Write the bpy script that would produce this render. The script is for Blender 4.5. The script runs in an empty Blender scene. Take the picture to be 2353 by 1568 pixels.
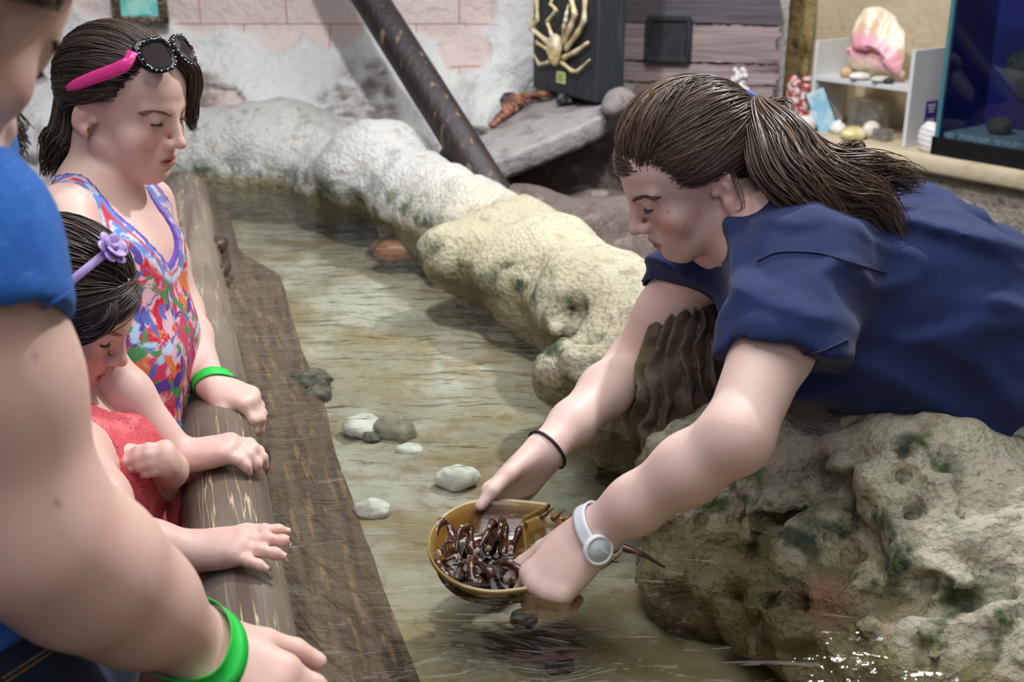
import bpy, math, random
import numpy as np
from mathutils import Matrix, Vector, Euler

SC = bpy.context.scene
COL = SC.collection
random.seed(7)
RNG = np.random.default_rng(11)

# ---------------------------------------------------------------- camera, light, exposure
CAM_H, PITCH, FPX = 1.45, math.radians(20.0), 2700.0      # eye height, downward tilt, focal length in pixels of the 2353 px frame
cam_d = bpy.data.cameras.new('camera')
cam_d.sensor_width = 36.0
cam_d.lens = FPX / 2353.0 * 36.0
cam_d.clip_start = 0.05
cam_d.dof.use_dof = True
cam_d.dof.focus_distance = 1.45
cam_d.dof.aperture_fstop = 6.3
cam = bpy.data.objects.new('camera', cam_d)
COL.objects.link(cam)
cam.location = (0, 0, CAM_H)
cam.rotation_euler = (math.pi / 2 - PITCH, 0, 0)
SC.camera = cam

SC.view_settings.view_transform = 'Standard'
SC.view_settings.look = 'None'
SC.view_settings.exposure = 0.0
SC.view_settings.gamma = 1.0
SC.view_settings.use_curve_mapping = False
SC.cycles.use_denoising = True
SC.cycles.max_bounces = 8
SC.cycles.diffuse_bounces = 3
SC.cycles.glossy_bounces = 3
SC.cycles.transmission_bounces = 4
SC.cycles.transparent_max_bounces = 12
SC.cycles.sample_clamp_indirect = 4.0
SC.cycles.caustics_refractive = False
SC.cycles.caustics_reflective = False

world = bpy.data.worlds.new('world')
SC.world = world
world.use_nodes = True
world.node_tree.nodes['Background'].inputs[0].default_value = (0.8, 0.85, 1.0, 1)
world.node_tree.nodes['Background'].inputs[1].default_value = 0.15


def area_light(name, loc, target, size, power, color=(1, 1, 1), size_y=None):
    d = bpy.data.lights.new(name, 'AREA')
    d.energy, d.color, d.size = power, color, size
    if size_y:
        d.shape, d.size_y = 'RECTANGLE', size_y
    o = bpy.data.objects.new(name, d)
    COL.objects.link(o)
    o.location = loc
    o.rotation_euler = (Vector(target) - Vector(loc)).to_track_quat('-Z', 'Y').to_euler()
    return o


def spot_light(name, loc, target, power, angle, blend=0.5, radius=0.05, color=(1, 1, 1)):
    d = bpy.data.lights.new(name, 'SPOT')
    d.energy, d.color, d.spot_size, d.spot_blend, d.shadow_soft_size = power, color, math.radians(angle), blend, radius
    o = bpy.data.objects.new(name, d)
    COL.objects.link(o)
    o.location = loc
    o.rotation_euler = (Vector(target) - Vector(loc)).to_track_quat('-Z', 'Y').to_euler()
    return o


COOL = (0.94, 0.97, 1.0)
spot_light('key_spot', (1.0, 2.6, 2.95), (0.1, 1.6, 0.75), 225, 95, 0.6, 0.07, COOL)
spot_light('left_spot', (-1.2, 1.0, 2.95), (-0.4, 1.7, 0.9), 34, 100, 0.7, 0.10, COOL)
spot_light('wall_spot', (-0.33, 1.5, 2.9), (-0.4, 3.6, 0.9), 170, 85, 0.6, 0.05, COOL)
spot_light('shelf_spot', (0.5, 2.2, 2.9), (1.2, 3.4, 0.9), 80, 80, 0.8, 0.08, (1.0, 0.97, 0.9))
area_light('ceiling_panel', (0.1, 1.2, 3.1), (0.1, 1.2, 0), 1.6, 52, COOL, 2.4)
area_light('front_fill', (0.0, -1.3, 2.7), (0.1, 1.6, 0.9), 1.5, 16, COOL)  # soft fill added behind the viewer to brighten faces, no known lamp


# ---------------------------------------------------------------- picture geometry -> place
def P(x, y, d):
    """world point seen at pixel (x, y) at optical depth d"""
    u, v = (x - 1176.5) / FPX, (y - 784.0) / FPX
    cp, sp = math.cos(PITCH), math.sin(PITCH)
    return np.array([u * d, d * (cp - v * sp), CAM_H - d * (sp + v * cp)])


def PH(x, y, h):
    """world point seen at pixel (x, y) at height h"""
    v = (y - 784.0) / FPX
    return P(x, y, (CAM_H - h) / (math.sin(PITCH) + v * math.cos(PITCH)))


def CV(r, u, t):
    """direction given as right, up, toward-the-viewer"""
    cp, sp = math.cos(PITCH), math.sin(PITCH)
    d = np.array([r, u * sp - t * cp, u * cp + t * sp], float)
    return d / np.linalg.norm(d)


def nrm(v):
    v = np.asarray(v, float)
    return v / np.linalg.norm(v)


A3 = lambda *v: np.array(v, float)
WATER, POOL_FLOOR = 0.74, 0.62

# ---------------------------------------------------------------- noise
def _hash(i, j, k, seed):
    n = (i.astype(np.int64) * 374761393 + j.astype(np.int64) * 668265263 + k.astype(np.int64) * 2147483647 + seed * 1274126177) & 0xffffffff
    n = ((n ^ (n >> 13)) * 1274126177) & 0xffffffff
    n = ((n ^ (n >> 16)) * 2246822519) & 0xffffffff
    return ((n ^ (n >> 15)) & 0xffffff) / float(0xffffff)


def vnoise(p, seed=0):
    f = np.floor(p)
    t = p - f
    t = t * t * (3 - 2 * t)
    i, j, k = f[..., 0].astype(np.int64), f[..., 1].astype(np.int64), f[..., 2].astype(np.int64)
    r = 0
    for a in (0, 1):
        wa = t[..., 0] if a else 1 - t[..., 0]
        for b in (0, 1):
            wb = t[..., 1] if b else 1 - t[..., 1]
            for c in (0, 1):
                wc = t[..., 2] if c else 1 - t[..., 2]
                r = r + wa * wb * wc * _hash(i + a, j + b, k + c, seed)
    return r * 2 - 1


def fbm(p, scale, octaves=3, seed=0, gain=0.5):
    p = np.asarray(p, float) * scale
    r, a, s = 0, 1.0, 0
    for o in range(octaves):
        r = r + a * vnoise(p + 17.3 * o, seed + o)
        s += a
        a *= gain
        p = p * 2.03
    return r / s


def sstep(a, b, x):
    t = np.clip((x - a) / (b - a), 0, 1)
    return t * t * (3 - 2 * t)


# ---------------------------------------------------------------- solid modelling by distance fields
def smin(a, b, k):
    if k <= 0:
        return np.minimum(a, b)
    h = np.maximum(k - np.abs(a - b), 0) / k
    return np.minimum(a, b) - h * h * k * 0.25


def smax(a, b, k):
    return -smin(-a, -b, k)


class Solid:
    def __init__(self):
        self.ops = []

    def add(self, fn, k=0.01, op='u'):
        self.ops.append((fn, k, op))
        return self

    def rc(self, a, b, ra, rb, k=0.01, op='u'):
        a, b = np.asarray(a, float), np.asarray(b, float)
        ba = b - a
        l2 = max(float(ba @ ba), 1e-12)

        def fn(p):
            t = np.clip(((p - a) @ ba) / l2, 0, 1)
            q = p - a - t[..., None] * ba
            return np.sqrt((q * q).sum(-1)) - (ra + (rb - ra) * t)
        return self.add(fn, k, op)

    def chain(self, pts, rs, k=0.01, op='u'):
        for i in range(len(pts) - 1):
            self.rc(pts[i], pts[i + 1], rs[i], rs[i + 1], k, op)
        return self

    def ell(self, c, r, R=None, k=0.01, op='u'):
        c, r = np.asarray(c, float), np.asarray(r, float)
        M = np.eye(3) if R is None else np.asarray(R, float)

        def fn(p):
            q = (p - c) @ M
            a = q / r
            b = q / (r * r)
            k0 = np.sqrt((a * a).sum(-1))
            k1 = np.sqrt((b * b).sum(-1)) + 1e-9
            return np.where(k0 < 1e-6, -r.min(), k0 * (k0 - 1) / k1)
        return self.add(fn, k, op)

    def box(self, c, h, R=None, rad=0.005, k=0.01, op='u'):
        c, h = np.asarray(c, float), np.asarray(h, float) - rad
        M = np.eye(3) if R is None else np.asarray(R, float)

        def fn(p):
            q = np.abs((p - c) @ M) - h
            return np.sqrt((np.maximum(q, 0) ** 2).sum(-1)) + np.minimum(q.max(-1), 0) - rad
        return self.add(fn, k, op)

    def half(self, c, n, k=0.0, op='s'):
        """half space on the side the normal points to"""
        c, n = np.asarray(c, float), nrm(n)
        return self.add(lambda p: -((p - c) @ n), k, op)

    def sub(self, other, k=0.01, op='u'):
        return self.add(other.ev, k, op)

    def disp(self, fn):
        return self.add(fn, 0.0, 'd')

    def ev(self, p, use=None):
        d = np.full(p.shape[:-1], 9.0)
        for i, (fn, k, op) in enumerate(self.ops):
            if use is not None and not use[i]:
                continue
            if op == 'u':
                d = smin(d, fn(p), k)
            elif op == 's':
                d = smax(d, -fn(p), k)
            elif op == 'i':
                d = smax(d, fn(p), k)
            else:
                d = d + fn(p)
        return d


def axis(lo, hi, base, fine=()):
    """grid coordinates from lo to hi, spacing base, closer inside the ranges of fine = [(a, b, h)]"""
    x, out = lo, [lo]
    while x < hi:
        h = base
        for a, b, f in fine:
            if a - base <= x < b:
                h = min(h, f)
            elif a - base * 3 <= x < b + base * 2:
                h = min(h, (f + base) / 2)
        x += h
        out.append(x)
    while (len(out) - 1) % 8:
        x += base
        out.append(x)
    return np.array(out)


def mesh_solid(S, X, Y, Z, smooth=1):
    """surface nets over a rectilinear grid; returns vertices, quads"""
    B = 8
    nb = [(len(a) - 1) // B for a in (X, Y, Z)]
    cen = [0.5 * (a[:-1:B][:n] + a[B::B][:n]) for a, n in zip((X, Y, Z), nb)]
    hw = [0.5 * (a[B::B][:n] - a[:-1:B][:n]) for a, n in zip((X, Y, Z), nb)]
    C = np.stack(np.meshgrid(*cen, indexing='ij'), -1).reshape(-1, 3)
    H = np.stack(np.meshgrid(*hw, indexing='ij'), -1).reshape(-1, 3)
    rad = np.sqrt((H * H).sum(-1))
    per, d, slack = [], np.full(len(C), 9.0), 0.0
    for fn, k, op in S.ops:
        v = fn(C)
        per.append(v)
        if op == 'u':
            d = smin(d, v, k)
        elif op == 's':
            d = smax(d, -v, k)
        elif op == 'i':
            d = smax(d, v, k)
        else:
            d = d + v
            slack = max(slack, 2.2 * float(np.abs(v).max()))
    act = np.abs(d) < rad * 1.35 + slack + 0.004
    V = np.where(d > 0, 1.0, -1.0).astype(np.float32).reshape(nb)
    V = np.repeat(np.repeat(np.repeat(V, B, 0), B, 1), B, 2)
    V = np.pad(V, ((0, 1),) * 3, mode='edge')
    ids = np.nonzero(act)[0]
    I, J, K = np.unravel_index(ids, nb)
    for n, i, j, k in zip(ids, I, J, K):
        use = []
        for (fn, kk, op), v in zip(S.ops, per):
            r = rad[n] * 1.35
            if op == 'u':
                use.append(v[n] - r < d[n] + r + kk + slack)
            elif op == 's':
                use.append(-v[n] + r > d[n] - r - kk - slack)
            elif op == 'i':
                use.append(v[n] + r > d[n] - r - kk - slack)
            else:
                use.append(True)
        xs, ys, zs = X[i * B:i * B + B + 1], Y[j * B:j * B + B + 1], Z[k * B:k * B + B + 1]
        p = np.empty((9, 9, 9, 3))
        p[..., 0], p[..., 1], p[..., 2] = xs[:, None, None], ys[None, :, None], zs[None, None, :]
        V[i * B:i * B + 9, j * B:j * B + 9, k * B:k * B + 9] = S.ev(p, use)
    ins = V < 0
    s = [slice(None, -1), slice(1, None)]
    cnt = np.zeros([n - 1 for n in V.shape], np.int8)
    for a in (0, 1):
        for b in (0, 1):
            for c in (0, 1):
                cnt += ins[s[a], s[b], s[c]]
    ci, cj, ck = np.nonzero((cnt > 0) & (cnt < 8))
    cid = np.full(cnt.shape, -1, np.int32)
    cid[ci, cj, ck] = np.arange(len(ci))
    acc, num = np.zeros((len(ci), 3)), np.zeros(len(ci))
    AX = (X, Y, Z)
    idx = (ci, cj, ck)
    for ax in range(3):
        o1, o2 = [q for q in range(3) if q != ax]
        for a in (0, 1):
            for b in (0, 1):
                e = [idx[0].copy(), idx[1].copy(), idx[2].copy()]
                e[o1] += a
                e[o2] += b
                f = [q.copy() for q in e]
                f[ax] += 1
                v0, v1 = V[e[0], e[1], e[2]], V[f[0], f[1], f[2]]
                m = (v0 < 0) != (v1 < 0)
                t = np.where(m, v0 / np.where(m, v0 - v1, 1), 0)
                pos = np.stack([AX[q][e[q]] for q in range(3)], -1)
                pos[:, ax] += t * (AX[ax][f[ax]] - AX[ax][e[ax]])
                acc += pos * m[:, None]
                num += m
    verts = acc / num[:, None]
    quads = []
    for ax in range(3):
        o1, o2 = (ax + 1) % 3, (ax + 2) % 3
        sl0, sl1 = [slice(None)] * 3, [slice(None)] * 3
        sl0[ax], sl1[ax] = slice(None, -1), slice(1, None)
        A, Bb = ins[tuple(sl0)], ins[tuple(sl1)]
        E = np.stack(np.nonzero(A != Bb), -1)
        E = E[(E[:, o1] > 0) & (E[:, o2] > 0) & (E[:, o1] < V.shape[o1] - 1) & (E[:, o2] < V.shape[o2] - 1)]
        flip = ~A[E[:, 0], E[:, 1], E[:, 2]]

        def cell(d1, d2):
            q = E.copy()
            q[:, o1] += d1
            q[:, o2] += d2
            return cid[q[:, 0], q[:, 1], q[:, 2]]
        Q = np.stack([cell(-1, -1), cell(0, -1), cell(0, 0), cell(-1, 0)], -1)
        Q[flip] = Q[flip][:, ::-1]
        quads.append(Q)
    F = np.concatenate(quads)
    F = F[(F >= 0).all(1)]
    for _ in range(smooth):
        verts = relax(verts, F)
    return verts, F


def hit(S, x, y, near=0.6, sink=0.0):
    """first point of a solid met along the sight line of pixel (x, y)"""
    o = A3(0, 0, CAM_H)
    d = P(x, y, 1.0) - o
    d /= np.linalg.norm(d)
    t = near
    for _ in range(120):
        v = float(S.ev((o + d * t)[None])[0])
        if abs(v) < 0.0006 or t > 5:
            break
        t += v * 0.7
    return o + d * (t + sink)


def relax(v, F, w=0.5):
    s, n = np.zeros_like(v), np.zeros(len(v))
    for a in range(4):
        for b in ((a + 1) % 4, (a + 3) % 4):
            for c in range(3):
                s[:, c] += np.bincount(F[:, a], v[F[:, b], c], len(v))
            n += np.bincount(F[:, a], minlength=len(v))
    return v * (1 - w) + w * s / np.maximum(n, 1)[:, None]


def project(S, p, it=6, off=0.0):
    """push points onto the surface of a solid"""
    p = np.array(p, float)
    e = 0.0008
    for _ in range(it):
        d = S.ev(p) - off
        g = np.stack([S.ev(p + A3(e, 0, 0)) - S.ev(p - A3(e, 0, 0)), S.ev(p + A3(0, e, 0)) - S.ev(p - A3(0, e, 0)), S.ev(p + A3(0, 0, e)) - S.ev(p - A3(0, 0, e))], -1)
        g /= np.linalg.norm(g, axis=-1, keepdims=True) + 1e-9
        p = p - np.clip(d, -0.02, 0.02)[..., None] * g
    return p


# ---------------------------------------------------------------- objects
def put(name, V, F, mat, parent=None, smooth=True, attrs=None, kind=None, base=None):
    """one mesh object from world coordinates; its origin is the thing's base"""
    me = bpy.data.meshes.new(name)
    V = np.asarray(V, float)
    org = np.array(parent['_base']) if parent is not None else (np.zeros(3) if base is None else np.asarray(base, float))
    W = V - org
    if isinstance(F, np.ndarray):
        n, m = F.shape
        me.vertices.add(len(W))
        me.vertices.foreach_set('co', W.astype(np.float32).ravel())
        me.loops.add(n * m)
        me.loops.foreach_set('vertex_index', F.astype(np.int32).ravel())
        me.polygons.add(n)
        me.polygons.foreach_set('loop_start', np.arange(0, n * m, m, dtype=np.int32))
        me.update(calc_edges=True)
        me.validate()
    else:
        me.from_pydata([tuple(q) for q in W], [], [tuple(int(i) for i in f) for f in F])
        me.update()
    if smooth:
        me.polygons.foreach_set('use_smooth', np.ones(len(me.polygons), bool))
    for k, a in (attrs or {}).items():
        at = me.attributes.new(k, 'FLOAT', 'POINT')
        at.data.foreach_set('value', np.asarray(a, np.float32))
    for mm in (mat if isinstance(mat, (list, tuple)) else [mat]):
        me.materials.append(mm)
    o = bpy.data.objects.new(name, me)
    COL.objects.link(o)
    if parent is not None:
        o.parent = parent
        o['_base'] = parent['_base']
    else:
        o.location = org
        o['_base'] = [float(q) for q in org]
    if kind:
        o['kind'] = kind
    return o


def thing(name, label, cat, base, group=None):
    o = bpy.data.objects.new(name, None)
    o.empty_display_size = 0.05
    COL.objects.link(o)
    o.location = base
    o['_base'] = [float(q) for q in base]
    o['label'], o['category'] = label, cat
    if group:
        o['group'] = group
    return o


def tag(o, label, cat, group=None, kind=None):
    o['label'], o['category'] = label, cat
    if group:
        o['group'] = group
    if kind:
        o['kind'] = kind
    return o


class MB:
    """collects shapes into one mesh"""
    def __init__(self):
        self.v, self.f, self.n = [], [], 0

    def raw(self, V, F):
        V = np.asarray(V, float)
        self.v.append(V)
        self.f += [tuple(int(i) + self.n for i in f) for f in F]
        self.n += len(V)
        return self

    def box(self, c, h, R=None, bev=0.0):
        M = np.eye(3) if R is None else np.asarray(R, float)
        h = np.asarray(h, float)
        if bev <= 0:
            s = np.array([[x, y, z] for x in (-1, 1) for y in (-1, 1) for z in (-1, 1)], float)
            F = [(0, 1, 3, 2), (4, 6, 7, 5), (0, 4, 5, 1), (2, 3, 7, 6), (0, 2, 6, 4), (1, 5, 7, 3)]
            return self.raw(np.asarray(c) + (s * h) @ M.T, F)
        vs, ix = [], {}
        for x in (-1, 1):
            for y in (-1, 1):
                for z in (-1, 1):
                    for a in range(3):
                        q = A3(x, y, z) * (h - bev)
                        q[a] += (x, y, z)[a] * bev
                        ix[(x, y, z, a)] = len(vs)
                        vs.append(q)
        F = []
        for a in range(3):
            b, c2 = (a + 1) % 3, (a + 2) % 3
            for s in (-1, 1):
                q = []
                for sb, sc in ((-1, -1), (1, -1), (1, 1), (-1, 1)):
                    k = [0, 0, 0]
                    k[a], k[b], k[c2] = s, sb, sc
                    q.append(ix[(*k, a)])
                F.append(tuple(q if s > 0 else q[::-1]))
            for sb in (-1, 1):
                for sc in (-1, 1):
                    k0, k1 = [0, 0, 0], [0, 0, 0]
                    k0[a], k1[a] = -1, 1
                    k0[b] = k1[b] = sb
                    k0[c2] = k1[c2] = sc
                    q = [ix[(*k0, b)], ix[(*k1, b)], ix[(*k1, c2)], ix[(*k0, c2)]]
                    F.append(tuple(q if sb * sc < 0 else q[::-1]))
        for x in (-1, 1):
            for y in (-1, 1):
                for z in (-1, 1):
                    q = [ix[(x, y, z, 0)], ix[(x, y, z, 1)], ix[(x, y, z, 2)]]
                    F.append(tuple(q if x * y * z > 0 else q[::-1]))
        return self.raw(np.asarray(c) + np.array(vs) @ M.T, F)

    def tube(self, pts, rs, n=10, caps=True, flat=1.0, ref=None):
        pts = np.asarray(pts, float)
        rs = np.broadcast_to(np.asarray(rs, float), (len(pts),))
        V, F = sweep(pts[None], rs[None], n, flat, ref)
        self.raw(V, F)
        if caps:
            m = len(pts)
            b = self.n - len(V)
            self.f.append(tuple(b + i for i in range(n))[::-1])
            self.f.append(tuple(b + (m - 1) * n + i for i in range(n)))
        return self

    def ell(self, c, r, R=None, nu=16, nv=10, fn=None):
        M = np.eye(3) if R is None else np.asarray(R, float)
        V = [A3(0, 0, 1)]
        for j in range(1, nv):
            t = math.pi * j / nv
            for i in range(nu):
                a = 2 * math.pi * i / nu
                V.append(A3(math.sin(t) * math.cos(a), math.sin(t) * math.sin(a), math.cos(t)))
        V.append(A3(0, 0, -1))
        V = np.array(V)
        q = V * np.asarray(r, float)
        if fn:
            q = fn(q, V)
        F = [(0, 1 + i, 1 + (i + 1) % nu) for i in range(nu)]
        for j in range(nv - 2):
            for i in range(nu):
                a, b = 1 + j * nu + i, 1 + j * nu + (i + 1) % nu
                F.append((a, a + nu, b + nu, b))
        e = len(V) - 1
        F += [(e, e - nu + (i + 1) % nu, e - nu + i) for i in range(nu)]
        return self.raw(np.asarray(c) + q @ M.T, F)

    def lathe(self, c, prof, ax=(0, 0, 1), n=24):
        """profile of (radius, height) turned about an axis"""
        ax = nrm(ax)
        r = nrm(np.cross(ax, A3(1, 0, 0) if abs(ax[0]) < 0.8 else A3(0, 1, 0)))
        s = np.cross(ax, r)
        V = [np.asarray(c) + ax * h + (r * math.cos(2 * math.pi * i / n) + s * math.sin(2 * math.pi * i / n)) * q for q, h in prof for i in range(n)]
        F = [(j * n + i, j * n + (i + 1) % n, (j + 1) * n + (i + 1) % n, (j + 1) * n + i) for j in range(len(prof) - 1) for i in range(n)]
        return self.raw(V, F)

    def grid(self, V):
        """(m, n, 3) points as a sheet"""
        m, n = V.shape[:2]
        return self.raw(V.reshape(-1, 3), [(i * n + j, (i + 1) * n + j, (i + 1) * n + j + 1, i * n + j + 1) for i in range(m - 1) for j in range(n - 1)])

    def prism(self, poly, up, depth):
        """closed outline (points) pushed along a vector"""
        poly = np.asarray(poly, float)
        n = len(poly)
        q = poly + nrm(up) * depth
        F = [tuple(range(n))[::-1], tuple(range(n, 2 * n))] + [(i, (i + 1) % n, n + (i + 1) % n, n + i) for i in range(n)]
        return self.raw(np.concatenate([poly, q]), F)

    def put(self, name, mat, parent=None, smooth=True, **kw):
        return put(name, np.concatenate(self.v), self.f, mat, parent, smooth, **kw)


def sweep(S, R, n=4, flat=1.0, ref=None):
    """tubes along many paths at once: S (strands, points, 3), R (strands, points)"""
    S = np.asarray(S, float)
    T = np.gradient(S, axis=1)
    T /= np.linalg.norm(T, axis=-1, keepdims=True) + 1e-12
    if ref is None:
        ref = A3(0.31, 0.22, 0.92)
        if S.shape[0] == 1 and abs(T[0].mean(0) @ ref) > 0.85:
            ref = A3(0.93, -0.2, 0.1)
    ref = np.broadcast_to(np.asarray(ref, float), S.shape)
    U = np.cross(T, ref)
    U /= np.linalg.norm(U, axis=-1, keepdims=True) + 1e-12
    W = np.cross(U, T)
    a = np.arange(n) * 2 * np.pi / n
    ring = (U[:, :, None] * np.cos(a)[:, None] + W[:, :, None] * np.sin(a)[:, None] * flat) * R[:, :, None, None]
    V = (S[:, :, None] + ring).reshape(-1, 3)
    s, m = S.shape[:2]
    b = (np.arange(s) * m * n)[:, None, None] + (np.arange(m - 1) * n)[None, :, None] + np.arange(n)[None, None, :]
    c = (np.arange(s) * m * n)[:, None, None] + (np.arange(m - 1) * n)[None, :, None] + ((np.arange(n) + 1) % n)[None, None, :]
    F = np.stack([b, c, c + n, b + n], -1).reshape(-1, 4)
    return V, F


def copy_tree(o, parent=None):
    c = o.copy()
    COL.objects.link(c)
    if parent is not None:
        c.parent = parent
    for ch in [q for q in bpy.data.objects if q.parent == o]:
        copy_tree(ch, c)
    return c


def spline(pts, n):
    """smooth curve through points"""
    pts = np.asarray(pts, float)
    q = np.concatenate([[2 * pts[0] - pts[1]], pts, [2 * pts[-1] - pts[-2]]])
    out = []
    for t in np.linspace(0, len(pts) - 1 - 1e-6, n):
        i = int(t)
        f = t - i
        a, b, c, d = q[i:i + 4]
        out.append(0.5 * (2 * b + (c - a) * f + (2 * a - 5 * b + 4 * c - d) * f * f + (3 * b - a - 3 * c + d) * f ** 3))
    return np.array(out)


def rotm(axis_, ang):
    return np.array(Matrix.Rotation(ang, 3, Vector(axis_)))


def frame(y, z):
    """columns x, y, z with y kept and z close to the one given"""
    y = nrm(y)
    x = nrm(np.cross(y, z))
    return np.stack([x, y, np.cross(x, y)], -1)


# ---------------------------------------------------------------- materials
class Mat:
    def __init__(self, name, col=(0.5, 0.5, 0.5), rough=0.6, spec=0.5, **kw):
        self.m = bpy.data.materials.new(name)
        self.m.use_nodes = True
        self.t = self.m.node_tree
        self.b = self.t.nodes['Principled BSDF']
        self.b.inputs['Roughness'].default_value = rough
        self.b.inputs['Specular IOR Level'].default_value = spec
        self.b.inputs['Base Color'].default_value = (*col, 1)
        for k, v in kw.items():
            self.b.inputs[k.replace('_', ' ')].default_value = v
        self.tc = None
        self.c = None
        self.col = col

    def node(self, t, **kw):
        n = self.t.nodes.new(t)
        for k, v in kw.items():
            setattr(n, k, v)
        return n

    def link(self, a, b):
        self.t.links.new(a, b)

    def co(self, scale=(1, 1, 1)):
        if self.tc is None:
            self.tc = self.node('ShaderNodeTexCoord')
        if tuple(scale) == (1, 1, 1):
            return self.tc.outputs['Object']
        mp = self.node('ShaderNodeMapping')
        mp.inputs['Scale'].default_value = scale
        self.link(self.tc.outputs['Object'], mp.inputs['Vector'])
        return mp.outputs[0]

    def noise(self, scale, detail=4, stretch=(1, 1, 1), dist=0.0, rough=0.55):
        n = self.node('ShaderNodeTexNoise')
        n.inputs['Scale'].default_value = scale
        n.inputs['Detail'].default_value = detail
        n.inputs['Distortion'].default_value = dist
        n.inputs['Roughness'].default_value = rough
        self.link(self.co(stretch), n.inputs['Vector'])
        return n.outputs['Fac']

    def along(self, ang, scale):
        """coordinates turned about z, then stretched"""
        if self.tc is None:
            self.tc = self.node('ShaderNodeTexCoord')
        a, b = self.node('ShaderNodeMapping'), self.node('ShaderNodeMapping')
        a.inputs['Rotation'].default_value = (0, 0, ang)
        b.inputs['Scale'].default_value = scale
        self.link(self.tc.outputs['Object'], a.inputs['Vector'])
        self.link(a.outputs[0], b.inputs['Vector'])
        return b.outputs[0]

    def grain(self, scale, detail, ang, stretch, dist=0.0):
        n = self.node('ShaderNodeTexNoise')
        n.inputs['Scale'].default_value = scale
        n.inputs['Detail'].default_value = detail
        n.inputs['Distortion'].default_value = dist
        self.link(self.along(ang, stretch), n.inputs['Vector'])
        return n.outputs['Fac']

    def voro(self, scale, stretch=(1, 1, 1), out='Distance', feature='F1'):
        n = self.node('ShaderNodeTexVoronoi')
        n.feature = feature
        n.inputs['Scale'].default_value = scale
        self.link(self.co(stretch), n.inputs['Vector'])
        return n.outputs[out]

    def attr(self, name):
        n = self.node('ShaderNodeAttribute')
        n.attribute_name = name
        return n.outputs['Fac']

    def ramp(self, fac, lo, hi, a=0.0, b=1.0):
        n = self.node('ShaderNodeMapRange')
        n.interpolation_type = 'SMOOTHSTEP'
        n.inputs['From Min'].default_value, n.inputs['From Max'].default_value = lo, hi
        n.inputs['To Min'].default_value, n.inputs['To Max'].default_value = a, b
        self.link(fac, n.inputs['Value'])
        return n.outputs[0]

    def height(self):
        g = self.node('ShaderNodeNewGeometry')
        s = self.node('ShaderNodeSeparateXYZ')
        self.link(g.outputs['Position'], s.inputs[0])
        return s.outputs['Z']

    def math(self, op, a, b=None):
        n = self.node('ShaderNodeMath')
        n.operation = op
        for i, q in enumerate((a, b)):
            if q is None:
                continue
            if isinstance(q, (int, float)):
                n.inputs[i].default_value = q
            else:
                self.link(q, n.inputs[i])
        return n.outputs[0]

    def mix(self, fac, col, blend='MIX'):
        """lay a colour over what is there"""
        n = self.node('ShaderNodeMix')
        n.data_type = 'RGBA'
        n.blend_type = blend
        if isinstance(fac, (int, float)):
            n.inputs[0].default_value = fac
        else:
            self.link(fac, n.inputs[0])
        if self.c is None:
            n.inputs[6].default_value = (*self.col, 1)
        else:
            self.link(self.c, n.inputs[6])
        if isinstance(col, tuple):
            n.inputs[7].default_value = (*col, 1)
        else:
            self.link(col, n.inputs[7])
        self.c = n.outputs[2]
        self.link(self.c, self.b.inputs['Base Color'])
        return self

    def bump(self, h, strength=0.3, dist=0.01):
        n = self.node('ShaderNodeBump')
        n.inputs['Strength'].default_value = strength
        n.inputs['Distance'].default_value = dist
        self.link(h, n.inputs['Height'])
        if self.b.inputs['Normal'].is_linked:
            self.link(self.b.inputs['Normal'].links[0].from_socket, n.inputs['Normal'])
        self.link(n.outputs[0], self.b.inputs['Normal'])
        return self


def sr(r, g, b):
    """0-255 picture colour to linear"""
    f = lambda c: (c / 255 / 12.92) if c <= 10 else ((c / 255 + 0.055) / 1.055) ** 2.4
    return (f(r), f(g), f(b))

# ================================================================ SETTING
def PY(x, y, Y):
    v = (y - 784.0) / FPX
    return P(x, y, Y / (math.cos(PITCH) - v * math.sin(PITCH)))


# ---- materials of the setting
m_floor = Mat('dark_concrete', sr(70, 66, 64), 0.8)
m_floor.mix(m_floor.ramp(m_floor.noise(3.0), 0.35, 0.7), sr(92, 86, 80)).bump(m_floor.noise(60), 0.2)
m_room = Mat('dark_paint', sr(120, 122, 128), 0.9)

m_plaster = Mat('plaster', sr(222, 220, 216), 0.85)
_m = m_plaster
_m.mix(_m.ramp(_m.noise(2.2, 4), 0.42, 0.7), sr(205, 203, 204))
_m.mix(_m.math('MULTIPLY', _m.ramp(_m.noise(9, 5), 0.55, 0.75), 0.6), sr(190, 180, 172))
_blk = Mat('tmp')
_brick = _m.node('ShaderNodeTexBrick')
_brick.offset, _brick.squash = 0.5, 1.0
_brick.inputs['Scale'].default_value = 1.0
_brick.inputs['Brick Width'].default_value = 0.27
_brick.inputs['Row Height'].default_value = 0.125
_brick.inputs['Mortar Size'].default_value = 0.0022
_brick.inputs['Color1'].default_value = (*sr(220, 203, 196), 1)
_brick.inputs['Color2'].default_value = (*sr(213, 192, 186), 1)
_brick.inputs['Mortar'].default_value = (*sr(172, 128, 112), 1)
_map = _m.node('ShaderNodeMapping')
_map.inputs['Rotation'].default_value = (math.pi / 2, 0, 0)
_map.inputs['Location'].default_value = (0.03, 0.0, 0)
_m.link(_m.co(), _map.inputs['Vector'])
_m.link(_map.outputs[0], _brick.inputs['Vector'])
_m.mix(_m.attr('bare'), _brick.outputs['Color'])
_m.mix(_m.math('MULTIPLY', _m.attr('shade_patch'), _m.ramp(_m.noise(14, 5), 0.35, 0.62)), sr(128, 116, 108))  # shadow pockets below the beam painted into the plaster colour
_m.bump(_m.noise(38, 6), 0.9, 0.016)
bpy.data.materials.remove(_blk.m)

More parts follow.
